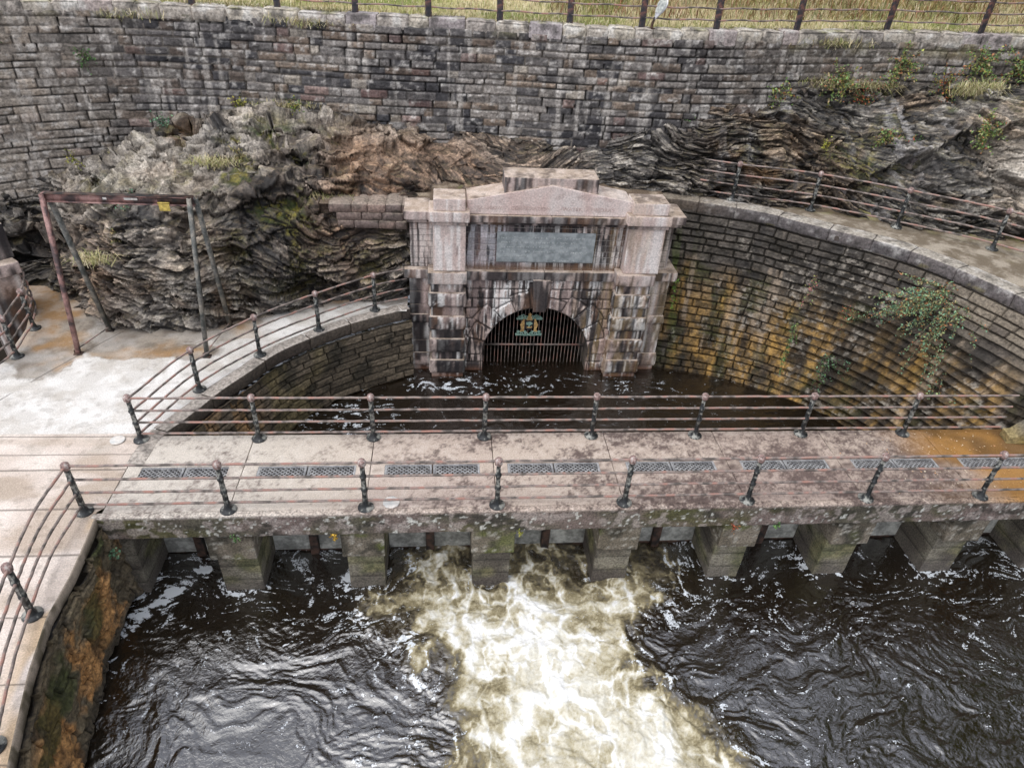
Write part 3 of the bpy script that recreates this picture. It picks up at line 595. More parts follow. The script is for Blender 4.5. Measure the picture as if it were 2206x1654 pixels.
# ================================================================ bridge
NX0=-7.24; SP=2.413
PX=[NX0+SP*i for i in range(9)]
br=empty('sluice_bridge',(0,1,-2.4),'pinkish flagstone footbridge on square stone piers across the water','bridge')
def col_deck(P,n,t=.5):
    x,y,z=P[...,0],P[...,1],P[...,2]
    C=mix((.52,.46,.39),(.45,.375,.33),np.full(x.shape,t)); C=mix(C,(.54,.50,.44),ss(-2.5,-6,x)*.7)
    k=fbm(x*1.1,y*1.6,z,4,601); k2=fbm(x*7,y*7,z*7,5,603,.75); k3=fbm(x*22,y*22,z*22,3,604,.8)
    drt=ss(-.25,.55,.55*k+.5*k2+.5*k3+.07*np.clip(x-1,-3,3)); C=mix(C,(.125,.09,.08),drt*.85); C=mix(C,(.10,.075,.07),ss(.02,.35,k2*.6+.5*k+.5*k3)*.6*ss(-3.5,0,x))
    C=mix(C,(.60,.55,.50),ss(.1,.4,-k2)*.35*ss(7,3,x))
    C=mix(C,(.09,.07,.06),ss(.25,.5,k2)*.4)
    org=ss(8.7,10.2,x+.9*fbm(x*.8,y*1.5,0,3,605)+.25*(y-1)); C=mix(C,mix((.16,.085,.02),(.36,.19,.045),ss(-.3,.3,fbm(x*1.2,y*1.5,0,3,607))),org*.92)
    return mix(C,C*np.array([.90,.85,.83]),ss(-5,0,x))
def col_edge(P,n):
    x,y,z=P[...,0],P[...,1],P[...,2]
    C=col_deck(P,n,.5); f=ss(.6,.1,n[...,2])*ss(-.02,-.05,z)
    E=mix((.17,.13,.115),(.10,.09,.065),ss(-.3,.3,fbm(x*1.1,1,z*1.5,3,611)))
    E=mix(E,(.035,.032,.025),ss(.0,.3,fbm(x*2.2,y*2.2,z*3.5,4,613))*.85); E=mix(E,(.075,.075,.02),ss(.12,.45,fbm(x*.9+9,y,z*2,4,615)+.12*ss(2,6,x)+.1*ss(-4.5,-6.5,x))*.7)
    sp=ss(.42,.5,fbm(x*14,y*14,z*14,2,617)); E=mix(E,(.6,.6,.55),sp*.8)
    E=mix(E,(.36,.31,.28),ss(.10,.3,fbm(x*6,y*6,z*6,3,619))*.6)
    return mix(C,E,f)
mb=MB()
ends=[-6.98]+[p for p in PX[1:8]]+[12.6]
jj=[.5,.2,.75,.35,.6,.9,.45,.8]
for i in range(8):
    a,b=ends[i]+.006,ends[i+1]-.006; t=jj[i]
    block(mb,a,b,-.02,.832,-.5,0,.03,.01,.006,lambda P,n,t=t:col_deck(P,n,t),faces='xXyYZz')
    block(mb,a,b,1.182,2.12,-.5,0,.03,.012,.006,lambda P,n,t=t:col_deck(P,n,t*.6),faces='xXyYZz')
    for (c,d) in ((a,a+.27),(b-.27,b)) : block(mb,c,d,.836,1.178,-.3,-.004,.07,.008,.004,lambda P,n,t=t:col_deck(P,n,.3),faces='xXyYZ')
mb.build('deck',M_conc,br)
mb=MB()
block(mb,-7.12,12.6,-.16,-.024,-.52,.012,.025,.02,.012,col_edge,faces='xXyzZ')
mb.build('edge_beam',M_pier,br,label='mossy blackened outer edge of the deck')
def col_pier(P,n,t=0):
    x,y,z=P[...,0],P[...,1],P[...,2]
    C=mix((.11,.095,.075),(.22,.20,.155),ss(-.3,.3,fbm(x*1.7,y*1.7,z*2.2,4,621)))
    C=mix(C,(.07,.06,.05),ss(-.05,.35,fbm(x*1.2,y*1.2,z*1.8,4,623))*.75)
    C=mix(C,mix((.09,.10,.03),(.28,.26,.12),ss(-.2,.3,fbm(x*7,y*7,z*7,3,625))),ss(.0,.35,fbm(x*1.5,y*1.5+4,z*1.9,3,627))*.6)
    C=mix(C,(.10,.085,.075),ss(-1.9,-2.2,z)*.6)
    jn=np.min([np.abs(z-a) for a in (-1.235,-1.62,-2.02)],axis=0); return mix(C,C*.35,ss(.02,.006,jn)*.7)
def col_cap(P,n):
    x,y,z=P[...,0],P[...,1],P[...,2]
    C=mix((.13,.11,.08),(.21,.18,.14),ss(-.3,.3,fbm(x*2,y*2,z*2,3,631))); C=mix(C,(.03,.028,.02),ss(-.05,.25,fbm(x*3,y*3,z*3,4,633))*.8)
    C=mix(C,(.10,.12,.02),ss(.1,.4,fbm(x*1.9,y*2,z*2,3,635)+.2*ss(-3.5,-5,x)-.1)*.7); return mix(C,(.5,.48,.42),ss(.35,.5,fbm(x*14,y*14,z*14,2,637))*.6)
pcs=[-5.3,-2.86,-.41,2.08,4.56,6.95,9.42,11.8]
pw=[.75,.7,.74,.72,.68,.7,.7,.7]
# left abutment pier
allp=[(-7.35,.62)]+list(zip(pcs,pw))
M3=[]
for k,(x0,wd) in enumerate(allp):
    mb=MB()
    z=-2.9; hs=[.88,.40,.385]
    for h in (.88,.40,.39,.82):
        block(mb,x0,x0+wd,.10,2.0,z,z+h-.004,.07,.012,.008,col_pier,faces='xXyYZ'); z+=h
    o=mb.build('pier',M_pier,br)
    if k>0:
        mb=MB(); block(mb,x0-.05,x0+wd+.05,-.07,.6,-1.235,-.522,.06,.02,.012,col_cap,faces='xXyYzZ'); c=mb.build('capstone',M_pier,o)
# rusty orange face inside the left bay
# ---- sluice gates in the bays
bays=[(allp[i][0]+allp[i][1],allp[i+1][0]) for i in range(len(allp)-1)]
SG='sluice gates in the bays under the bridge'
lbl=['in the leftmost bay beside the paved bank','in the second bay from the left, white-flecked dark water below','in the third bay, behind the left edge of the foam','in the fourth bay, straight behind the foam','in the fifth bay, behind the right edge of the foam','in the sixth bay, right of the foam','in the seventh bay, in deep shade','in the rightmost bay, mostly hidden in the dark']
for i,(a,b) in enumerate(bays):
    g=empty('sluice_gate',((a+b)/2,1.1,-2.3),'pale sluice gate '+lbl[i],'sluice gate',SG)
    mb=MB(); m_=(a+b)/2
    for (c,d) in ((a+.004,m_-.09),(m_+.09,b-.004)): 
        block(mb,c,d,1.10,1.2,-2.30,-.55,.12,.008,.004,None,faces='xXyYzZ'); 
    mb.build('board',M_gate,g)
    mb=MB()
    block(mb,m_-.085,m_+.085,1.0,1.24,-3,-.53,.2,.008,.003,None); mb.build('guide_post',M_gpost,g)
    mb=MB(); block(mb,a+.004,m_-.09,1.12,1.18,-3,-2.305,.2,.006,.003); block(mb,m_+.09,b-.004,1.12,1.18,-3,-2.305,.2,.006,.003); mb.build('lower_leaf',M_gpost,g)

# ---- floor grates
GG='lattice floor grates along the bridge'
def make_grate(w_):
    g=bpy.data.objects.new('floor_grate',None); link(g); y0,y1=.842,1.172; hw=w_/2
    for sgn in (-1,1):
        a,b=(-hw,-.012) if sgn<0 else (.012,hw); mb=MB(); zt=-.012; th=.03
        for (c,d,e,f) in ((a,b,y0,y0+.035),(a,b,y1-.035,y1),(a,a+.045,y0+.035,y1-.035),(b-.045,b,y0+.035,y1-.035)):
            block(mb,c,d,e,f,zt-.04,zt,.4,.004,.0)
        yy0,yy1=y0+.03,y1-.03; H=yy1-yy0; pitch=.098
        n=int((b-a+H*1.15)/pitch)+2
        for s_ in (1,-1):
            for q in range(-1,n+3):
                xa=a+q*pitch-(0 if s_<0 else H*1.15); p=np.array([xa if s_>0 else xa,yy0]); 
                x_a,x_b=(xa,xa+H*1.15) if s_>0 else (xa,xa-H*1.15)
                ya,yb=yy0,yy1
                lo,hi=a+.03,b-.03
                def cl(xa_,ya_,xb_,yb_):
                    if xa_==xb_: return None
                    t0,t1=0,1
                    for lim,sg in ((lo,1),(hi,-1)):
                        fa,fb=(xa_-lim)*sg,(xb_-lim)*sg
                        if fa<0 and fb<0: return None
                        if fa<0: t0=max(t0,fa/(fa-fb))
                        if fb<0: t1=min(t1,fa/(fa-fb))
                    if t1<=t0+.03: return None
                    return (xa_+(xb_-xa_)*t0,ya_+(yb_-ya_)*t0,xa_+(xb_-xa_)*t1,ya_+(yb_-ya_)*t1)
                r_=cl(x_a,ya,x_b,yb)
                if r_: bar(mb,(r_[0],r_[1],zt-.012 if s_>0 else zt-.0145),(r_[2],r_[3],zt-.012 if s_>0 else zt-.0145),.022,.02)
        o=mb.build('lattice_panel',M_grate,g,smooth=False)
    return g
gl=['leftmost, beside the paved platform','second from the paved platform, behind the second front post','left of the middle, behind the third front post','in the middle, straight in front of the arch','right of the middle, behind the fifth front post','beside the pink clean slab, behind the sixth front post','where the orange stain begins, behind the seventh front post','rightmost, wet and littered with leaves']
src=make_grate(1.86)
first=True
for i in range(8):
    a,b=ends[i],ends[i+1]
    if i==0: g=src
    else:
        g=src.copy(); link(g)
        for c in src.children:
            k=c.copy(); link(k); k.parent=g
    g.location=((a+b)/2,0,0)
    tag(g,'lattice floor grate, '+gl[i],'grate',GG)
    if i==7: g.location.x=a+1.21

# ================================================================ railings
def post_meshes():
    mb=MB(); lathe(mb,[(.02,0),(.145,0),(.15,.012),(.145,.032),(.092,.040),(.074,.06),(.060,.11),(.051,.17)],18); A=mb
    B=MB(); pr=[(.050,.165),(.046,.22)]
    for h in (.45,.76): pr+= [(.042,h-.045),(.056,h-.028),(.062,h),(.056,h+.028),(.041,h+.045)]
    pr+=[(.038,.98),(.05,1.0)]; lathe(B,pr,14)
    for q in range(4):
        th=q*math.pi/2+.4; bar(B,(.045*math.cos(th),.045*math.sin(th),.18),(.039*math.cos(th),.039*math.sin(th),.99),.013)
    K=MB(); lathe(K,[(.045,.995),(.068,1.02),(.074,1.045),(.074,1.11),(.062,1.135),(.042,1.14),(.042,1.155),(.012,1.16)],8)
    return A,B,K
_A,_B,_K=post_meshes(); _tmp=[m.build(n,mm) for m,n,mm in ((_A,'base_flange',M_post),(_B,'post',M_post),(_K,'post_cap',M_knob))]
_meshes=[o.data for o in _tmp]
for o in _tmp: bpy.data.objects.remove(o)
RH=[.175,.465,.765,1.075]
def railing(label,posts,paths,hs=RH,rr=.0235,zs=1.0,group=None):
    """posts: list of (x,y,z); paths: list of polylines (x,y,z of the ground line)"""
    p0=posts[0]; root=empty('railing',p0,label,'railing',group)
    for p in posts:
        po=bpy.data.objects.new('post',_meshes[1]); link(po); po.parent=root; po.location=Vector(p)-Vector(p0); po.rotation_euler=(random.uniform(-.012,.012),random.uniform(-.012,.012),random.uniform(0,3)); po.scale=(1,1,zs)
        for mi,n in ((0,'base_flange'),(2,'post_cap')):
            c=bpy.data.objects.new(n,_meshes[mi]); link(c); c.parent=po
    for h in hs:
        mb=MB()
        for path in paths:
            P=np.asarray(path,float).copy(); n=len(P)
            P[:,2]+=h*zs; P[1:-1]+=np.random.RandomState(int(h*100)).uniform(-.004,.004,(n-2,3))
            tube(mb,P-np.array(p0)*0,rr,8)
        mb.build('rail',M_rust,root)
    return root
def dens(pts,n=60,z=0): 
    Q,_=resample(pts,n); return np.c_[Q,np.full(n,z)] if Q.shape[1]==2 else Q
def seg(a,b,n=60): return np.linspace(a,b,n)
# front railing with the curve down the left bank
frontp=[(-7.27,.02,0),(-4.82,.0,0),(-2.40,.0,0),(0.0,.0,0),(2.41,.0,0),(4.83,.0,0),(7.25,.0,0),(9.66,.0,0),(12.1,0,0)]
lowc=[(-7.27,.02),(-7.28,-1.05),(-7.12,-2.1),(-6.9,-3.1),(-6.6,-4.1),(-6.1,-5.6)]
railing('front iron railing along the downstream edge of the bridge, turning down the left bank',frontp+[(-7.14,-2.12,0),(-6.68,-4.12,0)],[seg((-7.27,.02,0),(12.3,0,0),120),dens(lowc,60)])
backp=[(-7.0,1.99,0),(-4.72,2.0,0),(-2.43,2.0,0),(-.15,2.0,0),(2.13,2.0,0),(4.4,1.98,0),(6.8,2.0,0),(9.16,1.98,0)]
curvp=[(-6.37,3.71,0),(-5.38,5.14,0),(-4.17,6.34,0),(-2.85,7.41,0)]
railing('rear iron railing on the pool side of the bridge, curving to the portal',backp+curvp,[seg((-7.0,1.99,0),(11.45,1.99,0),120),dens([(-7.0,1.99),(-6.37,3.71),(-5.38,5.14),(-4.17,6.34),(-2.85,7.41),(-2.0,7.85)],70)],zs=.96)
railing('short curved railing at the far left edge beside the second portal',[(-10.8,5.05,0),(-11.01,6.32,0)],[dens([(-11.3,3.6),(-10.9,4.4),(-10.8,5.05),(-10.9,5.7),(-11.01,6.32),(-11.4,7.3),(-11.9,7.9)],60)],zs=.93)
railing('upper railing with pink rusty bars along the terrace path on the right',[(7.21,9.38,2.6),(9.26,8.71,2.6),(11.17,7.56,2.6),(13.0,6.2,2.6),(14.3,4.5,2.6)],[dens([(6.3,9.75),(7.21,9.38),(9.26,8.71),(11.17,7.56),(13.0,6.2),(14.3,4.5),(15,3)],80,2.6)],zs=.95)

# ---- top fence
fe=empty('boundary_fence',(0,11.6,6.55),'dark iron post and bar fence standing on the coping of the retaining wall','fence')
mb0=MB(); block(mb0,-.085,.085,-.03,.03,0,1.55,.3,.008,.002); fpo=mb0.build('fence_post',M_fpost); fpm=fpo.data; bpy.data.objects.remove(fpo)
for p in FP+[(17.2,11.4,6.92)]:
    o=bpy.data.objects.new('fence_post',fpm); link(o); o.parent=fe; o.matrix_parent_inverse=fe.matrix_world.inverted(); o.location=(p[0],p[1]+.12,p[2]+.0); o.rotation_euler=(random.uniform(-.03,.03),random.uniform(-.02,.02),.1)
for h in (.30,.58,.86,1.14,1.42):
    mb=MB(); Q=dens([(p[0],p[1]+.12,p[2]) for p in FP+[(17.2,11.4,6.92)]],160); Q[:,2]+=h-.04+.012*np.sin(np.arange(160)*.9)
    tube(mb,Q,.023,6); mb.build('fence_bar',M_rust,fe)

# ---- floodlight
fl=empty('floodlight',(4.62,11.3,6.62),'small silver floodlight on a bracket by a fence post on the coping','floodlight')
mb=MB(); tube(mb,[(4.62,11.3,6.6),(4.64,11.28,6.78),(4.68,11.25,6.9)],.035,8); bar(mb,(4.5,11.3,6.63),(4.76,11.3,6.63),.1,.02); mb.build('bracket',M_gpost,fl)
def light_head():
    mb=MB(); ax=np.array([.42,.02,.9]); ax/=np.linalg.norm(ax); s_=np.array([.55,-.78,-.3]); s_-=ax*(s_@ax); s_/=np.linalg.norm(s_); n_=np.cross(ax,s_)
    c0=np.array([4.66,11.24,6.86]); k=18; ths=np.linspace(0,2*np.pi,25)[:-1]; V=[]
    prof=[(0,.03,.03),(.06,.045,.06),(.14,.08,.08),(.24,.13,.10),(.36,.155,.11),(.46,.14,.10),(.54,.09,.07),(.57,.02,.02)]
    for (t,a,b) in prof:
        for th in ths:
            d=np.cos(th)*s_*a+n_*(np.sin(th)*b if np.sin(th)>0 else np.sin(th)*b*.25); V.append(c0+ax*t+d)
    V=np.array(V).reshape(len(prof),24,3); i=np.arange(V.size//3).reshape(len(prof),24); j=np.roll(i,-1,1)
    mb.add(V.reshape(-1,3),np.stack([i[:-1],j[:-1],j[1:],i[1:]],-1).reshape(-1,4)); mb.build('casing',M_alum,fl)
    g=MB(); G=[]
    for t in np.linspace(.16,.52,10):
        a=np.interp(t,[p[0] for p in prof],[p[1] for p in prof])*.86
        for q in np.linspace(-1,1,9): G.append(c0+ax*t+s_*a*q-n_*(.035+.02*(1-q*q)))
    g.grid(np.array(G).reshape(10,9,3)); g.build('lens',M_glass,fl)
light_head()

# ================================================================ gantry frame
ga=empty('lifting_frame',(-7.9,5.7,0),'rusty steel A-frame lifting gantry with a pink primed beam standing on the left platform','gantry')
mb=MB(); a=np.array([-9.35,5.62,3.62]); b=np.array([-6.3,5.6,3.6])
for dz,hh,ww in ((.085,.018,.13),(-.085,.018,.13)): bar(mb,a+[0,0,dz],b+[0,0,dz],ww,hh)
bar(mb,a,b,.02,.152); mb.build('beam',M_redsteel,ga)
mb=MB(); bar(mb,(-7.05,5.60,3.612),(-6.33,5.60,3.61),.026,.148); bar(mb,(-9.3,5.6,3.712),(-6.3,5.6,3.712),.128,.01); mb.build('beam_end_sleeve',M_gpost,ga)
legs=[((-9.51,5.18,0),(-9.32,5.55,3.7),M_redsteel),((-9.21,6.25,0),(-9.27,5.70,3.55),M_steel),((-6.58,5.07,0),(-6.36,5.52,3.7),M_steel),((-6.40,6.49,0),(-6.30,5.72,3.62),M_steel)]
for f_,t_,mm in legs:
    mb=MB(); f2=np.array(f_);t2=np.array(t_); bar(mb,f2+[-.035,0,.0],t2+[-.035,0,0],.015,.10); bar(mb,f2+[.0,-.045,0],t2+[0,-.045,0],.085,.012)
    bar(mb,f2+[.035,0,.0],t2+[.035,0,0],.012,.09)
    o=mb.build('leg',mm,ga)
    m2=MB(); block(m2,f2[0]-.09,f2[0]+.09,f2[1]-.07,f2[1]+.07,.002,.03,.2,.005,.001); lathe(m2,[(.03,.03),(.035,.06),(.03,.1)],6,(f2[0]-.06,f2[1],0)); m2.build('foot_plate',M_gpost,o)
for q in ((legs[0][0],legs[1][0]),(legs[2][0],legs[3][0])):
    mb=MB(); tube(mb,[np.array(q[0])+[0,.05,.12],np.array(q[1])+[0,-.05,.12]],.016,6); mb.build('tie_rod',M_rust,ga)
mb=MB(); block(mb,-7.02,-6.8,5.52,5.532,3.4,3.56,.2,.003,0); bar(mb,(-7.03,5.53,3.575),(-6.79,5.53,3.575),.03,.03); mb.build('warning_plate',M_yel,ga)
mb=MB(); block(mb,-8.15,-8.07,5.585,5.589,3.60,3.65,.2,.001,0); mb.build('sticker',M_white,ga); mb=MB(); block(mb,-7.72,-7.45,5.585,5.589,3.60,3.65,.2,.001,0); mb.build('sticker',M_white,ga)

# ================================================================ PORTAL
po=empty('tunnel_portal',(1.7,8.5,-2.4),'classical pink sandstone tunnel portal with pediment, plaque and pilasters, streaked black and white','portal')
def col_p(P,n,t=.5,dirt=1.0,streak=1.0,pale=0.0):
    x,y,z=P[...,0],P[...,1],P[...,2]
    T=np.full(x.shape,t)
    C=mix((.53,.42,.385),(.36,.30,.275),T); C=mix(C,(.52,.42,.36),ss(-.3,.3,fbm(x*1.3,y*1.3,z*1.3,3,701))*.5)
    if dirt>0:
        k=fbm(x*2.0,y*2.0,z*.9,4,703)+.5*fbm(x*11,y*11,z*1.3,3,705)
        C=mix(C,(.025,.021,.022),ss(.20-.36*dirt,.40-.30*dirt,k+.04)*.93); C=mix(C,(.20,.10,.05),ss(.05,.4,fbm(x*3,y*3,z*1.2,4,717))*.4*min(1,max(dirt,0)))
    if streak>0:
        w_=fbm(x*10,y*10,z*.5,4,707,.6)+.55*fbm(x*1.5,y*1.5,z*.7,2,709)
        C=mix(C,(.80,.78,.75),ss(.05,.26,w_)*.95*streak); C=mix(C,(.02,.018,.02),ss(.12,.3,fbm(x*12+7,y*12,z*.6,4,708,.6)+.5*fbm(x*1.7+3,y,z*.8,2,710))*.85*min(1,max(dirt,0))); C=mix(C,(.58,.44,.40),ss(.12,.3,fbm(x*5,y*5,z*.7,3,719))*.4*streak)
        yl=ss(1.8,3.6,x)*ss(-.1,.3,fbm(x*6,y*6,z*.5,3,711)); C=mix(C,(.52,.36,.17),yl*.35*streak)
    if pale>0: C=mix(C,mix((.62,.48,.44),(.66,.56,.52),ss(-.3,.3,fbm(x*2.5,y,z*1.1,4,713))),np.full(x.shape,pale))
    up=n[...,2]; tp=mix((.52,.43,.36),(.38,.30,.23),ss(-.3,.3,fbm(x*4,y*4,z,3,715)))
    C=mix(C,tp,ss(.6,.9,up)*.85); C=mix(C,(.10,.075,.06),ss(.6,.9,up)*ss(.0,.4,fbm(x*3.2,y*3.2,z,5,741,.7))*.75)
    wl=ss(-1.95,-2.25,z); C=mix(C,(.20,.09,.05),wl*.8)
    return C
cp=lambda **k:(lambda P,n:col_p(P,n,**k))
CX,RA,ZS=1.67,1.54,-1.64
# body (keeps the tunnel open)
mb=MB(); cb=cp(t=.8,dirt=1.0,streak=.3)
block(mb,-1.86,.02,8.0,9.5,-2.9,2.36,.12,.02,.01,cb); block(mb,3.32,5.2,8.0,9.5,-2.9,2.36,.12,.02,.01,cb); block(mb,.02,3.32,8.0,9.5,.0,2.36,.12,.02,.01,cb)
mb.build('body',M_portal,po)
# arch wall face
def arch_wall():
    nu,nt=520,70
    th=np.linspace(math.pi,0,360); arc=np.c_[CX+RA*np.cos(th),ZS+RA*np.sin(th)]
    jl=np.c_[np.full(60,CX-RA),np.linspace(-2.9,ZS,60)]; jr=jl[::-1].copy(); jr[:,0]=CX+RA
    inn=np.vstack([jl[:-1],arc,jr[1:]]); n=len(inn)
    x0,x1,zt=-.43,3.84,.86
    out=[]
    for (a,b) in inn:
        if b<=ZS: out.append((x0 if a<CX else x1,b)); continue
        dx,dz=a-CX,b-ZS; k=1e9
        if dx<0: k=min(k,(x0-CX)/dx)
        if dx>0: k=min(k,(x1-CX)/dx)
        if dz>0: k=min(k,(zt-ZS)/dz)
        out.append((CX+dx*k,ZS+dz*k))
    out=np.array(out); t=np.linspace(0,1,nt)[None,:,None]
    Q=inn[:,None]*(1-t)+out[:,None]*t; x,z=Q[...,0],Q[...,1]
    r=np.hypot(x-CX,z-ZS); an=np.arctan2(z-ZS,x-CX)
    nv=11; vi=np.floor(an/math.pi*nv); va=an/math.pi*nv-vi; vl=2.15+.35*(_h(vi,vi*0,vi*0,5))*.8
    vo=(z>ZS)&(r<vl+.25*0); dj=np.minimum(va,1-va)*math.pi/nv*r; dj=np.minimum(dj,np.abs(vl-r))
    d,ds,dz_,rr,u,v=masonry(x,z+.05,.26,.34,.4,.8,seed=61,wob=.004)
    dd=np.where(vo,dj,np.minimum(d,np.where(z>ZS,np.abs(r-vl),9))); rid=np.where(vo,_h(vi,vi*0,vi*0,9)*.5+.5,rr[0])
    ridz=ridge(x*5,z*5,rid*7,3,63)*.5+.5
    D=.03*ss(0,.018,dd)+(.035*ridz+.02*rid)*ss(0,.06,dd)
    edge=ss(0,.04,r-RA)*(z>ZS)+ss(0,.04,np.abs(x-CX)-RA)*(z<=ZS)
    y=7.82-D*edge
    P=np.stack([x,y,z],-1); nn=np.zeros_like(P)
    C=np.where((rid>.5)[...,None],col_p(P,nn,.1,1.05,1.0),col_p(P,nn,.8,1.6,.95)); 
    C=mix((.03,.025,.022),C,ss(.003,.02,dd)*.9+.1)
    m=MB(); m.grid(P,C,flip=False); m.build('arch_wall',M_portal,po)
    # tunnel lining
    Yt=np.r_[np.linspace(7.8,9.4,22),np.linspace(9.8,16,12)]; L3=np.zeros((n,len(Yt),3)); L3[...,0]=inn[:,0,None]; L3[...,2]=inn[:,1,None]; L3[...,1]=Yt[None]
    arc_s=np.r_[0,np.cumsum(np.linalg.norm(np.diff(inn,axis=0),axis=1))]; S=np.repeat(arc_s[:,None],len(Yt),1)
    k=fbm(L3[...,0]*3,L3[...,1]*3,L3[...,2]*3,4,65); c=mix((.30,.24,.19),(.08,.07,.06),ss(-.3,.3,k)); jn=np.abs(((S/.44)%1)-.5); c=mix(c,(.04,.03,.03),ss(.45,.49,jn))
    c=mix(c,(.02,.018,.016),ss(8.3,9.5,L3[...,1])*.9)  # tunnel shade painted into the lining colour, deeper is darker
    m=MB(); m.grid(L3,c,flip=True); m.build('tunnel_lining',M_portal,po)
    m=MB(); block(m,-.2,3.6,15.9,16.1,-3,.4,.5,.01,0,(.01,.01,.01)); m.build('tunnel_shade_sheet',M_tunnel_shade,po)  # black sheet standing in for the shade deep in the tunnel
arch_wall()
mb=MB()   # keystone
block(mb,-.5,.5,7.62,8.1,-.5,.5,.05,.015,.01,cp(t=.75,dirt=1.05,streak=.05),fn=lambda Q:np.stack([CX+Q[...,0]*(.36+.13*(Q[...,2]+.5)),Q[...,1],.36+Q[...,2]*.98-.01],-1),rough=None)
mb.build('keystone',M_portal,po,label='dark plain keystone above the arch')
# upper panel wall
def panel():
    X=np.linspace(-.42,3.86,330);Z=np.linspace(1.06,2.40,120); x,z=np.meshgrid(X,Z,indexing='ij')
    d,ds,dz_,rr,u,v=masonry(x,z,.155,.175,.28,.5,seed=71,wob=.004); P=np.stack([x,7.83-.02*ss(0,.012,d)-.008*fbm(x*6,z*6,0,3,73),z],-1)
    C=np.where((rr[0]>.5)[...,None],col_p(P,P*0,.75,1.9,.45),col_p(P,P*0,.6,1.6,.6)); C=mix(C,C*np.array([.75,.78,.95]),ss(2,.4,x)*.5); C=mix((.33,.30,.27),C,ss(.002,.010,d)*.8+.2)
    C=mix(C,(.16,.09,.05),ss(1.3,1.1,z)*.7)
    m=MB(); m.grid(P,C); m.build('panel_wall',M_portal,po)
panel()
def jig(mb,segs,y0,y1,z0,z1,colf,**k):
    for a,b in segs: block(mb,a,b,y0,y1,z0,z1,colf and k.get('res',.06) or .06,k.get('r',.012),k.get('amp',.006),colf,faces='xXyYzZ')
# bands and cornices: centre run
mb=MB(); c1=cp(t=.65,dirt=1.7,streak=.2)
jig(mb,[(-.40,.7),(.706,1.72),(1.726,2.8),(2.806,3.72)],7.66,8.1,.81,1.07,c1); mb.build('middle_band',M_portal,po)
mb=MB(); jig(mb,[(-.34,.62),(.626,1.78),(1.786,2.88),(2.886,3.80)],7.60,8.3,2.47,2.655,cp(t=.45,dirt=1.35,streak=.2)); jig(mb,[(-.34,1.7),(1.706,3.8)],7.70,8.2,2.37,2.466,cp(t=.6,dirt=1.9,streak=.1)); mb.build('cornice',M_portal,po)
# pediment
mb=MB(); cpale=cp(t=.1,dirt=-.2,streak=.0,pale=.85)
def ped(Q):
    x=Q[...,0]; z=Q[...,2]; top=3.03+.42*np.clip(1-np.abs(x-1.74)/2.12,0,1)+.03*ss(2,3.9,x); return np.stack([x,Q[...,1],2.662+(z)*(top-2.662)],-1)
def colped(P,n):
    C=col_p(P,n,.1,-.2,0,.9); x,z=P[...,0],P[...,2]; C=mix(C,(.66,.60,.57),ss(.1,.4,fbm(x*1.2,0,z*.4,3,721)+.3*np.exp(-((x-1.9)/.7)**2))*.7)
    return mix(C,(.30,.20,.18),ss(.15,.45,fbm(x*7,0,z*7,4,723))*.3)
block(mb,-.40,3.86,7.68,8.55,0,1,.05,.02,.004,colped,fn=ped); mb.build('pediment',M_portal,po,label='pale pink carved pediment with worn lettering')
mb=MB()
block(mb,.53,2.93,7.74,8.55,0,1,.05,.02,.006,cp(t=.2,dirt=.5,streak=.15),fn=lambda Q:np.stack([Q[...,0],Q[...,1],np.where(Q[...,2]<.5,3.0,3.60)+(Q[...,2]-np.where(Q[...,2]<.5,0,1))*.3],-1) if False else np.stack([Q[...,0],Q[...,1],2.95+Q[...,2]*.66],-1))
mb.build('parapet_block',M_portal,po)
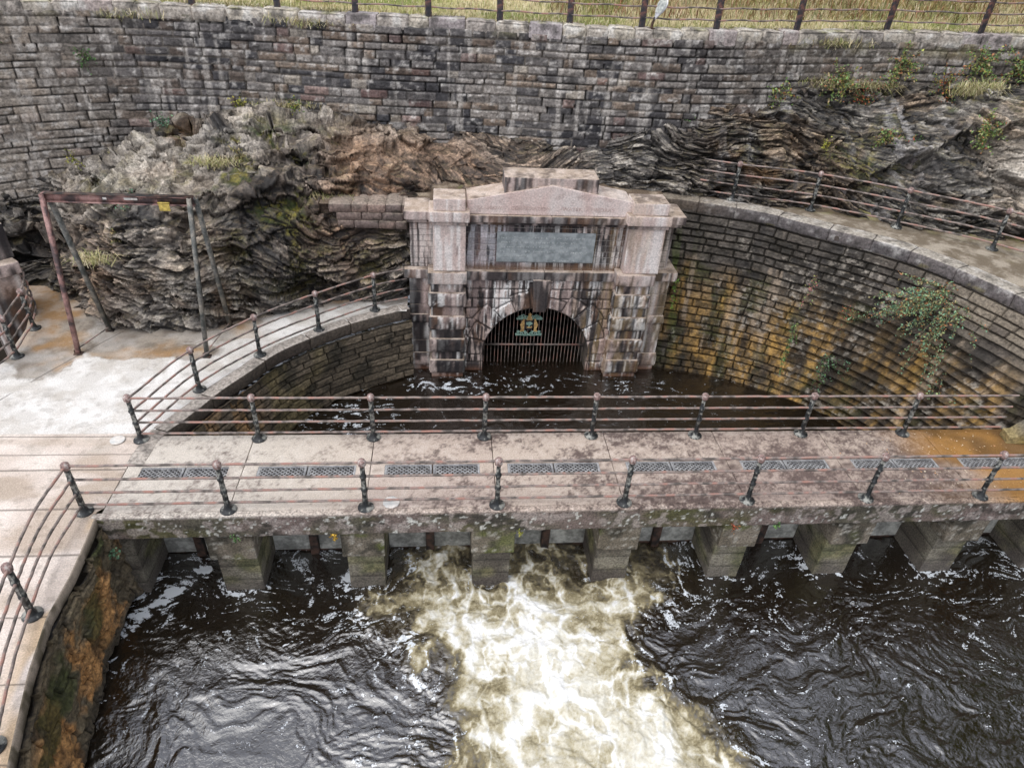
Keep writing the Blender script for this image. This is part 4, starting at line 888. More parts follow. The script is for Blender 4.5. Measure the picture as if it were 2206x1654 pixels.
# pilasters
hz=[(.82,.52),(.52,.10),(.10,-.20),(-.20,-.62),(-.62,-.92),(-.92,-1.34),(-1.34,-1.62),(-1.62,-2.06),(-2.06,-2.9)]
for sx,(lx0,lx1,ux0,ux1,fx0,fx1,fu0,fu1) in enumerate(((-1.39,-.42,-1.27,-.43,-1.93,-1.38,-1.88,-1.26),(3.70,4.70,3.83,4.80,4.70,5.32,4.80,5.10))):
    mb=MB()
    for i,(zt,zb) in enumerate(hz):
        wide=i%2==1; e=.0 if wide else .045; t=random.random()
        if i==8: e=.03
        block(mb,lx0+e,lx1-e,7.40+e+.02,8.05,zb+.006,zt,.045,.02 if wide else .012,.006,cp(t=t,dirt=1.35 if not wide else 1.5,streak=1.0 if not wide else .7),rough=(.035,5) if wide else None)
    mb.build('rusticated_pilaster',M_portal,po)
    mb=MB(); t=.1
    block(mb,ux0,ux1,7.47,8.05,1.16,2.44,.05,.012,.005,cp(t=.1,dirt=.15 if sx==0 else .6,streak=1.0,pale=.35))
    mb.build('pilaster_shaft',M_portal,po,label='pale pink upper pilaster shaft with white runs')
    mb=MB(); block(mb,lx0-.03,lx1+.03,7.36,8.07,.82,1.15,.05,.012,.006,cp(t=.4,dirt=.7,streak=.3)); mb.build('pilaster_band',M_portal,po)
    mb=MB(); block(mb,ux0-.05,ux1+.05,7.42,8.07,2.44,2.54,.05,.01,.004,cp(t=.3,dirt=.6,streak=.2)); block(mb,ux0-.10,ux1+.09,7.36,8.2,2.542,2.81,.04,.02,.006,cp(t=.1,dirt=.35,streak=1.0,pale=.4)); mb.build('capital',M_portal,po)
    mb=MB(); block(mb,ux0+.02,ux1-.02,7.45,8.2,2.812,3.12,.04,.015,.006,cp(t=.1,dirt=.3,streak=1.1,pale=.55)); mb.build('pedestal_block',M_portal,po)
    # flank
    mb=MB()
    for i,(zt,zb) in enumerate([(.81,.35),(.35,-.05),(-.05,-.35),(-.35,-.62),(-.62,-1.2),(-1.2,-1.62),(-1.62,-2.06),(-2.06,-2.9)]):
        e=.03 if i in (3,6) else 0; t=random.random(); wx=(fx0-e,fx1+e*0) if sx==0 else (fx0,fx1+e)
        block(mb,wx[0],wx[1],7.86-e,9.45,zb+.005,zt,.06,.015,.006,cp(t=t,dirt=1.0,streak=.8),rough=(.03,5) if e else None)
    mb.build('flank_pier',M_portal,po)
    def fcol(P,n):
        C=col_p(P,n,.5,1.35,.35); x,z=P[...,0],P[...,2]; d,_,_,_,_,_=masonry(x+P[...,1]*.0,z,.155,.17,.25,.4,seed=5,wob=0); return mix(C*.45,C,ss(.003,.012,d))
    mb=MB(); block(mb,fu0,fu1,7.9,9.4,1.08,2.35,.02,.012,.003,fcol); mb.build('flank_wall',M_portal,po)
    o_=-1 if sx==0 else 1
    a,b=(fu0-.13,fu1-.10) if sx==0 else (fu0+.10,fu1+.30)
    mb=MB(); block(mb,a+.07,b-.07,7.82,9.0,2.35,2.44,.06,.01,.004,cp(t=.5,dirt=.9,streak=.2)); block(mb,a,b,7.74,8.75,2.442,2.67,.05,.02,.006,cp(t=.35,dirt=.5,streak=.2)); mb.build('flank_cap',M_portal,po)
    a,b=(fx0-.12,fx1-.04) if sx==0 else (fx0+.04,fx1+.14)
    mb=MB(); block(mb,a,b,7.72,9.2,.813,1.075,.05,.015,.006,cp(t=.5,dirt=.9,streak=.4)); mb.build('flank_band',M_portal,po)
# plaque and lettering
mb=MB(); block(mb,.40,3.03,7.775,7.85,1.31,2.15,.1,.006,.002,None); plq=mb.build('plaque',M_slate,po,label='grey slate inscription plaque')
def text(s_,x,z,y,h,width,m,parent,name='lettering'):
    cu=bpy.data.curves.new(name,'FONT'); cu.body=s_; cu.size=h; cu.extrude=.003; cu.align_x='CENTER'; cu.space_character=1.08
    ob=bpy.data.objects.new(name,cu); link(ob); bpy.context.view_layer.update()
    wd=ob.dimensions.x; me=bpy.data.meshes.new_from_object(ob); bpy.data.objects.remove(ob)
    k=width/wd if wd>0 else 1
    for v in me.vertices: q=v.co.copy(); v.co=Vector((x+q.x*k,y-q.z,z+q.y))
    me.materials.clear(); me.materials.append(m); o=bpy.data.objects.new(name,me); link(o); o.parent=parent; o.matrix_parent_inverse=parent.matrix_world.inverted(); return o
pdn=[c for c in po.children if c.name.startswith('pediment')][0]
for s_,x,wd in (('GLASGOW',.17,.62),('CORPORATION',1.22,1.0),('WATER',2.30,.5),('WORKS',3.13,.55)): text(s_,x,2.80,7.676,.13,wd,M_letter2,pdn)
text('PROVOST',2.62,1.56,7.771,.085,.44,M_letter,plq)
rs_=np.random.RandomState(12)   # the rest of the inscription is worn to broken strokes
for i,(a,b) in enumerate(((.52,2.75),(.52,2.8),(.52,2.85),(.50,2.30),(.48,1.5),(1.9,2.6))):
    mb=MB(); z=1.975-.128*i; x=a
    while x<b:
        for k in range(rs_.randint(3,10)):
            if rs_.rand()<.75:
                h_=.055*rs_.uniform(.6,1); bar(mb,(x,7.7725,z),(x+.004,7.7725,z+h_),.009,.004)
                if rs_.rand()<.6: bar(mb,(x,7.7722,z+h_*rs_.choice([.05,.5,.95])),(x+.028,7.7722,z+h_*.5),.006,.008)
            x+=.042
            if x>b: break
        x+=.045
    if mb.n: mb.build('worn_lettering',M_letter,plq,smooth=False)
# ---- grille and crest
gr=empty('iron_grille',(1.67,8.25,-2.3),'rusty vertical bar grille closing the tunnel arch','grille')
xs=np.arange(CX-RA+.06,CX+RA-.02,.1065)
for x in xs:
    zt=ZS+math.sqrt(max(RA**2-(x-CX)**2,0))-.005; mb=MB(); tube(mb,[(x,8.25,-2.6),(x+random.uniform(-.005,.005),8.25,(-2.6+zt)/2),(x,8.25,zt)],.0115,6); mb.build('bar',M_rust,gr)
mb=MB(); bar(mb,(CX-RA+.005,8.215,-1.56),(CX+RA-.005,8.215,-1.56),.03,.05); mb.build('crossbar',M_rust,gr)
cr=empty('city_crest',(1.48,8.18,-1.2),'painted city coat of arms with two gold fish and green scrollwork on the grille','crest')
def crest():
    cx,cy,cz=1.485,8.19,-.86
    mb=MB()
    def spiral(x,z,r,dirn,turns=1.2,w=.016):
        t=np.linspace(0,turns*2*np.pi,26); rr=r*(1-t/(turns*2*np.pi)*.75); tube(mb,np.c_[x+dirn*rr*np.cos(t),np.full(26,cy-.01),z+rr*np.sin(t)],w,6)
    for sg in (-1,1):
        for (x,z,r) in ((.10,.24,.06),(.19,.275,.065),(.28,.235,.055),(.34,.2,.035),(.06,-.33,.06),(.16,-.29,.07),(.27,-.29,.065),(.345,-.33,.04),(.22,.2,.04),(.10,-.25,.04),(.31,-.24,.035)):
            spiral(cx+sg*x,cz+z,r,sg)
        tube(mb,[(cx+sg*.03,cy,cz+.18),(cx+sg*.12,cy,cz+.2),(cx+sg*.25,cy,cz+.18),(cx+sg*.37,cy,cz+.17)],.018,6)
        tube(mb,[(cx+sg*.0,cy,cz-.36),(cx+sg*.12,cy,cz-.37),(cx+sg*.25,cy,cz-.35),(cx+sg*.38,cy,cz-.37)],.018,6)
    mb.build('scrollwork',M_verd,cr)
    mb=MB(); prism(mb,[(cx-.135,cz+.13),(cx-.135,cz-.05),(cx-.09,cz-.15),(cx,cz-.19),(cx+.09,cz-.15),(cx+.135,cz-.05),(cx+.135,cz+.13)],cy-.015,cy+.01); sh=mb.build('shield',M_blackp,cr,smooth=False)
    mb=MB(); th=np.linspace(0,2*np.pi,17)[:-1]; R_=1+.14*np.cos(th*5); prism(mb,np.c_[cx+.095*R_*np.cos(th),cz+.045+.058*R_*np.sin(th)],cy-.03,cy-.016); prism(mb,[(cx-.012,cz+.0),(cx+.012,cz+.0),(cx+.018,cz-.07),(cx-.018,cz-.07)],cy-.028,cy-.016); mb.build('tree_emblem',M_verd,sh,smooth=False)
    mb=MB(); prism(mb,[(cx-.08,cz-.085),(cx-.03,cz-.07),(cx+.03,cz-.072),(cx+.06,cz-.06),(cx+.085,cz-.045),(cx+.082,cz-.1),(cx+.03,cz-.11),(cx-.04,cz-.105)],cy-.03,cy-.016); mb.build('fish_emblem',M_gold,sh,smooth=False)
    for sg in (-1,1):
        mb=MB(); pts=[(.145,.17),(.165,.215),(.185,.17),(.22,.10),(.245,.03),(.27,.0),(.25,-.03),(.235,-.09),(.21,-.16),(.255,-.2),(.24,-.235),(.19,-.215),(.145,-.225),(.15,-.12),(.14,0)]
        pts=[(cx+sg*a,cz+b) for a,b in pts]; pts=pts if sg<0 else pts[::-1]; prism(mb,pts,cy-.03,cy+.0); mb.build('fish_supporter',M_gold,cr,smooth=False)
    mb=MB(); prism(mb,[(cx-.05,cz+.26),(cx-.035,cz+.33),(cx-.045,cz+.36),(cx-.01,cz+.37),(cx,cz+.41),(cx+.02,cz+.38),(cx+.05,cz+.35),(cx+.035,cz+.3),(cx+.05,cz+.26)][::-1],cy-.03,cy); 
    for z_,w_ in ((.235,.075),(.2,.06)): prism(mb,[(cx-w_,cz+z_-.012),(cx+w_,cz+z_-.012),(cx+w_,cz+z_+.012),(cx-w_,cz+z_+.012)],cy-.03,cy)
    tube(mb,[(cx-.1,cy-.02,cz+.18),(cx-.04,cy-.02,cz+.15),(cx,cy-.02,cz+.175),(cx+.04,cy-.02,cz+.15),(cx+.1,cy-.02,cz+.18)],.012,6)
    mb.build('figure_and_helm',M_gold,cr,smooth=False)
crest()
# drain pipe in the coping
mb=MB(); t=np.linspace(0,2*np.pi,17); 
tube(mb,[(9.78,7.8,2.44),(9.4,7.25,2.43),(9.33,7.13,2.42)],.06,12); tag(mb.build('drain_pipe',M_pipe),'short iron drain pipe sticking out of the terrace coping','pipe')

# second portal at the far left (corner only)
p2=empty('side_portal',(-11.9,7,-2.4),'corner of a second dark stained sandstone portal at the left edge','portal')
ang=.9
def rotf(Q,ox=-11.75,oy=6.45):
    x,y=Q[...,0],Q[...,1]; c,s_=math.cos(-.75),math.sin(-.75); return np.stack([ox+x*c-y*s_,oy+x*s_+y*c,Q[...,2]],-1)
mb=MB(); block(mb,-1.1,0,0,.7,-2.9,1.2,.07,.015,.006,cp(t=.9,dirt=1.4,streak=.5),fn=rotf); mb.build('rusticated_pilaster',M_portal,p2)
mb=MB(); block(mb,-1.2,.08,-.08,.75,1.2,1.5,.06,.02,.006,cp(t=.4,dirt=1.0,streak=.2),fn=rotf); mb.build('pilaster_band',M_portal,p2)
mb=MB(); block(mb,-1.0,-.25,.12,.8,1.5,2.35,.07,.012,.005,cp(t=.9,dirt=1.8,streak=.1),fn=rotf); mb.build('pilaster_shaft',M_portal,p2)

# buttress at the right end of the deck
mb=MB()
def colb(P,n): 
    x,y,z=P[...,0],P[...,1],P[...,2]; C=mix((.16,.145,.12),(.08,.07,.05),ss(-.2,.3,fbm(x*2,y*2,z*2,4,731))); C=mix(C,(.40,.30,.10),ss(.5,.1,z)*.6); return mix(C,(.05,.07,.02),ss(.1,.4,fbm(x*3,y*3,z*3,3,733))*.6)
block(mb,0,1.6,0,.34,0,1.1,.05,.02,.01,colb,fn=lambda Q:np.stack([11.4+Q[...,0]*.8+Q[...,1]*.2,1.62+Q[...,1]*.95-Q[...,0]*.12,Q[...,2]*np.clip(Q[...,0]/1.0,.16,1)],-1))
tag(mb.build('stone_buttress',M_stone),'sloping stone buttress end standing on the wet right end of the bridge','buttress')

# ================================================================ WATER
def wmat(name):
    m=bpy.data.materials.new(name); m.use_nodes=True; t=m.node_tree;N=t.nodes;L=t.links;b=N['Principled BSDF']
    a=N.new('ShaderNodeAttribute'); a.attribute_name='Col'; tc=N.new('ShaderNodeTexCoord')
    n=N.new('ShaderNodeTexNoise'); n.inputs['Scale'].default_value=26; n.inputs['Detail'].default_value=9; n.inputs['Roughness'].default_value=.72; n.inputs['Distortion'].default_value=.3; L.new(tc.outputs['Object'],n.inputs['Vector'])
    # foam amount is kept in red, subsurface air in green
    sep=N.new('ShaderNodeSeparateColor'); L.new(a.outputs['Color'],sep.inputs[0]); fw=N.new('ShaderNodeMix'); fw.data_type='RGBA'; fw.inputs[7].default_value=(.62,.66,.70,1)
    mt=N.new('ShaderNodeMath'); mt.operation='MULTIPLY_ADD'; mt.inputs[1].default_value=.44; L.new(n.outputs['Fac'],mt.inputs[0])
    sb=N.new('ShaderNodeMath'); sb.operation='SUBTRACT'; sb.inputs[1].default_value=.22; L.new(sep.outputs[0],sb.inputs[0]); L.new(sb.outputs[0],mt.inputs[2])
    cr=N.new('ShaderNodeValToRGB'); E=cr.color_ramp.elements; E[0].position=.0; E[0].color=(.009,.006,.0035,1); E[1].position=1.0; E[1].color=(.74,.74,.73,1)
    for p,c in ((.14,(.018,.012,.006,1)),(.30,(.04,.030,.013,1)),(.44,(.17,.14,.075,1)),(.60,(.37,.33,.225,1)),(.76,(.53,.50,.41,1)),(.92,(.64,.63,.57,1))): e=E.new(p); e.color=c
    L.new(mt.outputs[0],cr.inputs[0]); L.new(cr.outputs[0],fw.inputs[6]); L.new(fw.outputs[2],b.inputs['Base Color'])
    n5=N.new('ShaderNodeTexNoise'); n5.inputs['Scale'].default_value=34; n5.inputs['Detail'].default_value=4; L.new(tc.outputs['Object'],n5.inputs['Vector'])
    g1=N.new('ShaderNodeMath'); g1.operation='ADD'; L.new(n5.outputs['Fac'],g1.inputs[0]); L.new(sep.outputs[1],g1.inputs[1])
    g2=N.new('ShaderNodeMapRange'); g2.inputs[1].default_value=.92; g2.inputs[2].default_value=1.12; L.new(g1.outputs[0],g2.inputs[0]); L.new(g2.outputs[0],fw.inputs[0])
    rr=N.new('ShaderNodeMapRange'); rr.inputs[1].default_value=.15; rr.inputs[2].default_value=.45; rr.inputs[3].default_value=.05; rr.inputs[4].default_value=.9; L.new(mt.outputs[0],rr.inputs[0]); L.new(rr.outputs[0],b.inputs['Roughness'])
    b.inputs['IOR'].default_value=1.8
    sl=N.new('ShaderNodeMapRange'); sl.inputs[1].default_value=.15; sl.inputs[2].default_value=.5; sl.inputs[3].default_value=1.0; sl.inputs[4].default_value=.08; L.new(mt.outputs[0],sl.inputs[0]); L.new(sl.outputs[0],b.inputs['Specular IOR Level'])
    n2=N.new('ShaderNodeTexNoise'); n2.inputs['Scale'].default_value=11; n2.inputs['Detail'].default_value=5; n2.inputs['Roughness'].default_value=.55; n2.inputs['Distortion'].default_value=1.2; L.new(tc.outputs['Object'],n2.inputs['Vector'])
    bp=N.new('ShaderNodeBump'); bp.inputs['Strength'].default_value=.35; bp.inputs['Distance'].default_value=.03; L.new(n2.outputs['Fac'],bp.inputs['Height']); L.new(bp.outputs[0],b.inputs['Normal'])
    return m
M_water=wmat('peaty_water')
def poly_x(y,pts): 
    pts=sorted(pts,key=lambda p:p[0]); return np.interp(y,[p[0] for p in pts],[p[1] for p in pts])
def river():
    X=np.linspace(-7.6,14.0,1080);Y=np.linspace(-7.2,1.25,460); x,y=np.meshgrid(X,Y,indexing='ij')
    wx=x+.35*fbm(x*.8,y*.8,0,3,801)*2; wy=y+.35*fbm(x*.8+5,y*.8+2,0,3,803)*2
    # foam outline
    lx=poly_x(y,[(1.2,-1.95),(.6,-2.1),(.2,-2.35),(-.2,-2.6),(-.76,-1.9),(-1.4,-1.25),(-2.16,-.75),(-2.85,-.64),(-3.55,-.9),(-5,-1.6),(-8,-3)])
    rx=poly_x(y,[(1.2,4.3),(.6,4.0),(.03,3.9),(-.65,3.3),(-1.35,2.35),(-2.04,2.5),(-2.61,3.0),(-3.3,3.5),(-3.83,3.95),(-5.5,5.2),(-8,6.5)])
    nz=.55*fbm(x*1.3,y*1.3,0,4,805)+.45*fbm(wx*3.5,wy*3.5,0,5,807,.65)
    din=np.minimum(x-lx,rx-x)+nz*1.1+.28*ss(0,-2,y)
    core=ss(-.3,.65,din); wide=ss(-1.0,.4,din)
    cen=ss(.1,1.5,din)*ss(.3,-1.6,y)
    cell=fbm(wx*1.1,wy*1.1,3,4,811); fine=fbm(wx*4.5,wy*4.5,5,4,813)
    qx=x+.16*fbm(x*1.6,y*1.6,2,3,873)+.05*fbm(x*6,y*6,2,3,874); qy=y+.16*fbm(x*1.6+7,y*1.6,2,3,875)+.05*fbm(x*6,y*6,9,3,876)
    ln=lambda a,sd,k,g:np.clip(1-np.abs(fbm(qx*a,qy*a*.62,sd,4,sd,.5))*k*1.25,0,1)**g
    v1=ln(.9,815,6,1.6); v2=ln(1.9,817,5.5,1.5); v3=ln(4.2,819,5,1.3)
    bil=ridge(qx*1.0,qy*1.0,1,6,881,.66); bil2=ridge(qx*3.0+5,qy*3.0,1,5,883,.7); hf=fbm(x*18,y*18,3,4,871,.8); mf=fbm(qx*4,qy*4,6,5,889,.75)
    lace=np.clip(.8*v1+.7*v2+.5*v3,0,1)*ss(-.3,.2,fbm(x*1.8,y*1.8,3,4,885)+.15)
    F=core*(.28+.26*cen+.15*bil+.10*bil2+.14*cell+.13*mf+.12*hf)+wide*(lace*.26+.08*mf)+.04*core+.30*core*lace
    F+=ss(-.9,-.1,din)*.10
    # brown turbid gaps near the gates
    F-=core*.16*ss(-.6,.6,y)
    # white line where the jets meet
    yl=-.42-.35*np.sin((x-1.1)*.9)*.5+.25*fbm(x*1.3,2,0,3,821); F+=.22*np.exp(-((y-yl-.12*fbm(x*3,y*3,0,3,887))/.09)**2)*ss(-2.6,-1.2,x)*ss(3.6,2.2,x)
    F+=.15*np.exp(-((x-(1.15+.25*np.sin(y*3)+.2*fbm(y*1.5,1,0,3,823)))/.09)**2)*ss(-2.6,-1.9,y)*ss(-.5,-.9,y)
    # speckled froth streaks over the dark water
    sp=fbm(wx*5,wy*11,2,4,841,.65)+.5*fbm(wx*19,wy*26,3,2,843); near=np.exp(-np.clip(-din,0,9)/1.3)
    G=ss(.05,.65,sp+.22*near+.25*ss(-2.2,.2,y)*ss(-.3,.3,fbm(x*1.2,y*3,4,3,845))+.35*(v2-.4)*near-.10*ss(-1,-4,y))*.52+.55*lace*np.exp(-((din+.15)/.45)**2)*ss(-.3,.3,mf+.15)
    # left jet beside the bank
    tj=(y-(.9))/(-1.9); jx=-5.75-1.35*np.clip(tj,0,1.1); jd=np.abs(x-jx)/(.38-.12*np.clip(tj,0,1)); G+=.62*ss(1.1,.3,jd+.5*fbm(x*2.5+y*2,y*5,0,3,831))*ss(1.05,.7,y)*ss(-1.15,-.6,y)*(.45+.8*ss(-.3,.3,fbm(x*4+y*3,y*6,0,3,833)))
    # collars round the pier feet
    for (px0,wd) in allp: 
        ddp=np.maximum(np.maximum(px0-x,x-px0-wd),np.maximum(.1-y,0)); G+=.30*ss(.16,.02,np.abs(ddp-.03)+.05*fbm(x*6,y*6,0,2,847))*(y<.6)
    F=np.clip(F,0,1.1)
    amp=.35+.65*ss(-3,.3,din)
    # wave relief: swirling creased ripples
    ang=.5*np.sign(x-1)*ss(0,3,np.abs(x-1)); ca,sa=np.cos(ang),np.sin(ang)
    a_=(wx*ca+wy*sa); b_=(-wx*sa+wy*ca)
    a_=a_+.5*fbm(x*.5,y*.5,9,3,851); b_=b_+.6*fbm(x*.6,y*.6,12,3,853)
    rip=ridge(a_*1.0,b_*2.3,0,4,855,.52)
    rip2=ridge(a_*3.2,b_*6,4,3,857,.5)
    mdm=fbm(x*.7,y*.7,8,3,861)
    msk=ss(-.25,.3,mdm); Z=-2.36+.012*rip*(.25+.9*msk)+.007*rip2*(.2+msk)+.026*fbm(a_*.9,b_*2.0,3,3,867)+.010*fbm(a_*3,b_*5.5,3,3,869)+.006*fbm(wx*9,wy*14,3,3,863)*(.3+msk)+.045*fbm(x*.45,y*.45,1,2,859)+.02*fbm(wx*1.6,wy*2.2,1,3,865)+amp*core*(.10*cell+.05*fine+.05*bil+.03*bil2)
    Z+=.05*np.exp(-((din-.1)/.4)**2)*ss(1,-1,y)
    C=np.stack([F,np.clip(G*(1-core*.35),0,1),F*0],-1); mb=MB(); mb.grid(np.stack([x,y,Z],-1),C)
    tag(mb.build('river_water',M_water),'dark peaty water below the bridge with a cream foaming outfall',kind='structure')
river()
def pool():
    X=np.linspace(-6.6,11.6,560);Y=np.linspace(1.23,16,440); x,y=np.meshgrid(X,Y,indexing='ij')
    wx=x+.3*fbm(x*.8,y*.8,0,3,901)*2; wy=y+.3*fbm(x*.8+5,y*.8+2,0,3,903)*2
    sp=fbm(wx*6,wy*9,2,3,905)+.45*fbm(wx*18,wy*20,3,2,907)
    near=np.exp(-((x+3.6)/1.0)**2-((y-5.7)/.9)**2)+.8*np.exp(-((x+1.0)/1.6)**2-((y-7.0)/.4)**2)+.6*np.exp(-((x-4.6)/1.3)**2-((y-6.9)/.45)**2)+.4*np.exp(-((x-1.5)/1.3)**2-((y-7.2)/.6)**2)
    F=ss(.1,.6,sp+.30*near)*(.38+.3*near)+ss(.6,.95,ridge(x*.9+y*.2,y*4.2,0,3,909))*near*.5
    bank=ss(-.2,.9,x-9+(6.3-y)*-.9*0)*0
    Z=-2.2+.02*ridge(wx*1.2,wy*2.4,0,4,911)+.03*near*ridge(wx*1.5,wy*5,2,3,913)
    C=np.stack([F*0,np.clip(F,0,1),F*0],-1); mb=MB(); mb.grid(np.stack([x,y,Z],-1),C)
    tag(mb.build('pool_water',M_water),'still black pool flecked with froth between the bridge and the portal',kind='structure')
pool()
# river bed wall: hold back pool level behind the gates is the gates themselves; bed sheet under everything
mb=MB(); X=np.linspace(-60,60,40);Y=np.linspace(-60,30,40); x,y=np.meshgrid(X,Y,indexing='ij'); mb.grid(np.stack([x,y,-3.2+0*x],-1),np.tile(np.array([.05,.04,.03]),(40,40,1)))
tag(mb.build('river_bed',M_grass),'muddy bed below the water',kind='structure')
mb=MB(); block(mb,-60,-7.9,-40,-8.4,-3,.0,5,.05,0,(.4,.36,.32)); tag(mb.build('bank_ground',M_conc),'paved bank to the left',kind='structure')

# ================================================================ grassy hill behind the fence
def hill_z(x,y,yc):
    d=np.clip(y-yc-.38,0,99); return 6.5+.035*np.clip(x,-10,16)*1.0*(x>0)*.6+ .22*d+ .30*np.clip(d-1.5,0,99)*ss(-4,6,x)+.015*d*d*.5
cpx=np.array([p[0] for p in COP]);cpy=np.array([p[1] for p in COP]);cpz=np.array([p[2] for p in COP])
def hill():
    X=np.linspace(-30,34,420); T=np.linspace(0,1,160)**1.7*26; x,t=np.meshgrid(X,T,indexing='ij'); yc=np.interp(x,cpx,cpy); y=yc+.36+t
    z=np.interp(x,cpx,cpz)-.06+.20*t+.33*np.clip(t-1.2,0,99)*ss(-2,7,x)+2.4*np.clip(t-4.5,0,99)*ss(0,7,x)+.06*fbm(x*1.5,y*1.5,0,3,1001)  # steep upper rise, out of view, added to block sky reflections in the river
    k=fbm(x*.8,y*.8,0,4,1003); k2=fbm(x*4,y*4,0,3,1005)
    C=mix((.42,.36,.20),(.30,.30,.11),ss(-.15,.35,k+.3*k2)); C=mix(C,(.50,.43,.28),ss(.0,.4,k2)*.6); C=mix(C,(.13,.17,.04),ss(.1,.4,fbm(x*.5,y*1.2,3,4,1007))*.8)
    br=ss(0,7,x)*ss(.8,2.5,t+.8*k); C=mix(C,mix((.18,.09,.045),(.13,.12,.04),ss(-.2,.2,k2)),br*.65); C=mix(C,mix((.03,.035,.012),(.07,.07,.025),ss(-.3,.3,k2)),ss(4,6,t))
    P=np.stack([x,y,z],-1); mb=MB(); mb.grid(P,C); tag(mb.build('hillside',M_grass),'grassy bank rising behind the fence',kind='structure'); 
    return lambda xx,tt:(xx,np.interp(xx,cpx,cpy)+.36+tt,np.interp(xx,cpx,cpz)-.06+.20*tt+.33*np.clip(tt-1.2,0,99)*ss(-2,7,xx))
HF=hill()
def hill_right():  # unseen hill, added so the river's right side reflects dark slope, not sky
    T=np.linspace(0,1,160);Y=np.linspace(-22,14,220); t,y=np.meshgrid(T,Y,indexing='ij'); x=17.5+13*t+.8*fbm(t*6,y*.4,0,3,1101); z=2.2+30*t**1.15
    k=ridge(x*.5,y*.5,z*.5,4,1103); P=np.stack([x-1.6*k*ss(0,.15,t),y,z+1.0*k],-1)
    C=mix((.02,.028,.01),(.06,.075,.02),ss(-.4,.6,k)); mb=MB(); mb.grid(P,C); tag(mb.build('added_wooded_hill',M_grass),'unseen dark wooded hillside added at right to darken the river reflections',kind='structure')
hill_right()
def blades(mb,P,h,w,lean,cols,rs,curl=.5):
    n=len(P); a=rs.uniform(0,2*np.pi,n); d=np.c_[np.cos(a),np.sin(a),np.zeros(n)]; side=np.c_[-np.sin(a),np.cos(a),np.zeros(n)]
    h=h*rs.uniform(.5,1.3,n)[:,None]; ln=lean*rs.uniform(.2,1.3,n)[:,None]
    mid=P+np.array([0,0,1])*h*.6+d*h*ln*.4; tip=P+np.array([0,0,1])*h*(1-curl*ln*.5)+d*h*ln
    V=np.stack([P-side*w,P+side*w,mid+side*w*.8,mid-side*w*.8,tip],1).reshape(-1,3); i=np.arange(n)[:,None]*5
    C=np.repeat(np.asarray(cols)[rs.randint(0,len(cols),n)]*rs.uniform(.7,1.25,(n,1)),5,0)
    mb.add(V,np.concatenate([i+[0,1,2,3]]),C); mb.F.append(np.concatenate([i+[3,2,4]])+mb.n-len(V))
GR=np.array([(.55,.46,.27),(.48,.41,.22),(.27,.30,.10),(.34,.34,.14),(.62,.55,.38)])
def grass_all():
    rs=np.random.RandomState(5); mb=MB(); n=26000
    x=rs.uniform(-12,18,n); t=rs.uniform(.0,1,n)**1.3*5.5; X_,Y_,Z_=HF(x,t); blades(mb,np.c_[X_,Y_,Z_],.17,.008,.8,GR,rs)
    n=5000; x=rs.uniform(-12,18,n); m_=vn(x*1.3,x*0,x*0,77)>-.1; x=x[m_]; n=len(x); blades(mb,np.c_[x,np.interp(x,cpx,cpy)+rs.uniform(.22,.5,n),np.interp(x,cpx,cpz)-.02],.16,.009,1.3,GR,rs,1.0)
    n=9000; x=rs.uniform(2,18,n); t=rs.uniform(.9,1,n)*0+rs.uniform(.8,6,n); X_,Y_,Z_=HF(x,t)
    blades(mb,np.c_[X_,Y_,Z_+.02],.34,.010,1.2,np.array([(.36,.26,.14),(.28,.13,.07),(.46,.38,.24),(.14,.17,.05),(.22,.11,.06)]),rs)
    o=mb.build('long_grass',M_leaf,smooth=False); tag(o,'dry yellow-green grass on the bank behind the fence',kind='stuff')
grass_all()

# ================================================================ plants
def leaves(mb,cs,size,cols,rs,elong=1.6,down=.3):
    n=len(cs); a=rs.normal(size=(n,3)); a/=np.linalg.norm(a,axis=1,keepdims=True); a[:,2]-=down; b=np.cross(a,rs.normal(size=(n,3))); b/=np.linalg.norm(b,axis=1,keepdims=True); a/=np.linalg.norm(a,axis=1,keepdims=True)
    s_=size*rs.uniform(.6,1.4,(n,1)); nn=np.cross(a,b)*s_*.18
    V=np.stack([cs,cs+a*s_*elong*.5+b*s_*.5+nn,cs+a*s_*elong,cs+a*s_*elong*.5-b*s_*.5+nn],1).reshape(-1,3)
    mb.add(V,np.arange(n)[:,None]*4+[0,1,2,3],np.repeat(np.asarray(cols)[rs.randint(0,len(cols),n)]*rs.uniform(.65,1.3,(n,1)),4,0))
GREEN=[(.06,.13,.05),(.09,.18,.06),(.13,.22,.07)]; BLUEG=[(.09,.20,.12),(.13,.26,.15),(.18,.30,.17)]; YEL=[(.30,.30,.05),(.36,.32,.06),(.22,.25,.05)]; RED=[(.35,.08,.04),(.40,.15,.06),(.25,.12,.05)]
def rock_pt(x,z):
    d=(ROCKP[...,0]-x)**2+(ROCKP[...,2]-z)**2; i=np.unravel_index(np.argmin(d),d.shape); return ROCKP[i]
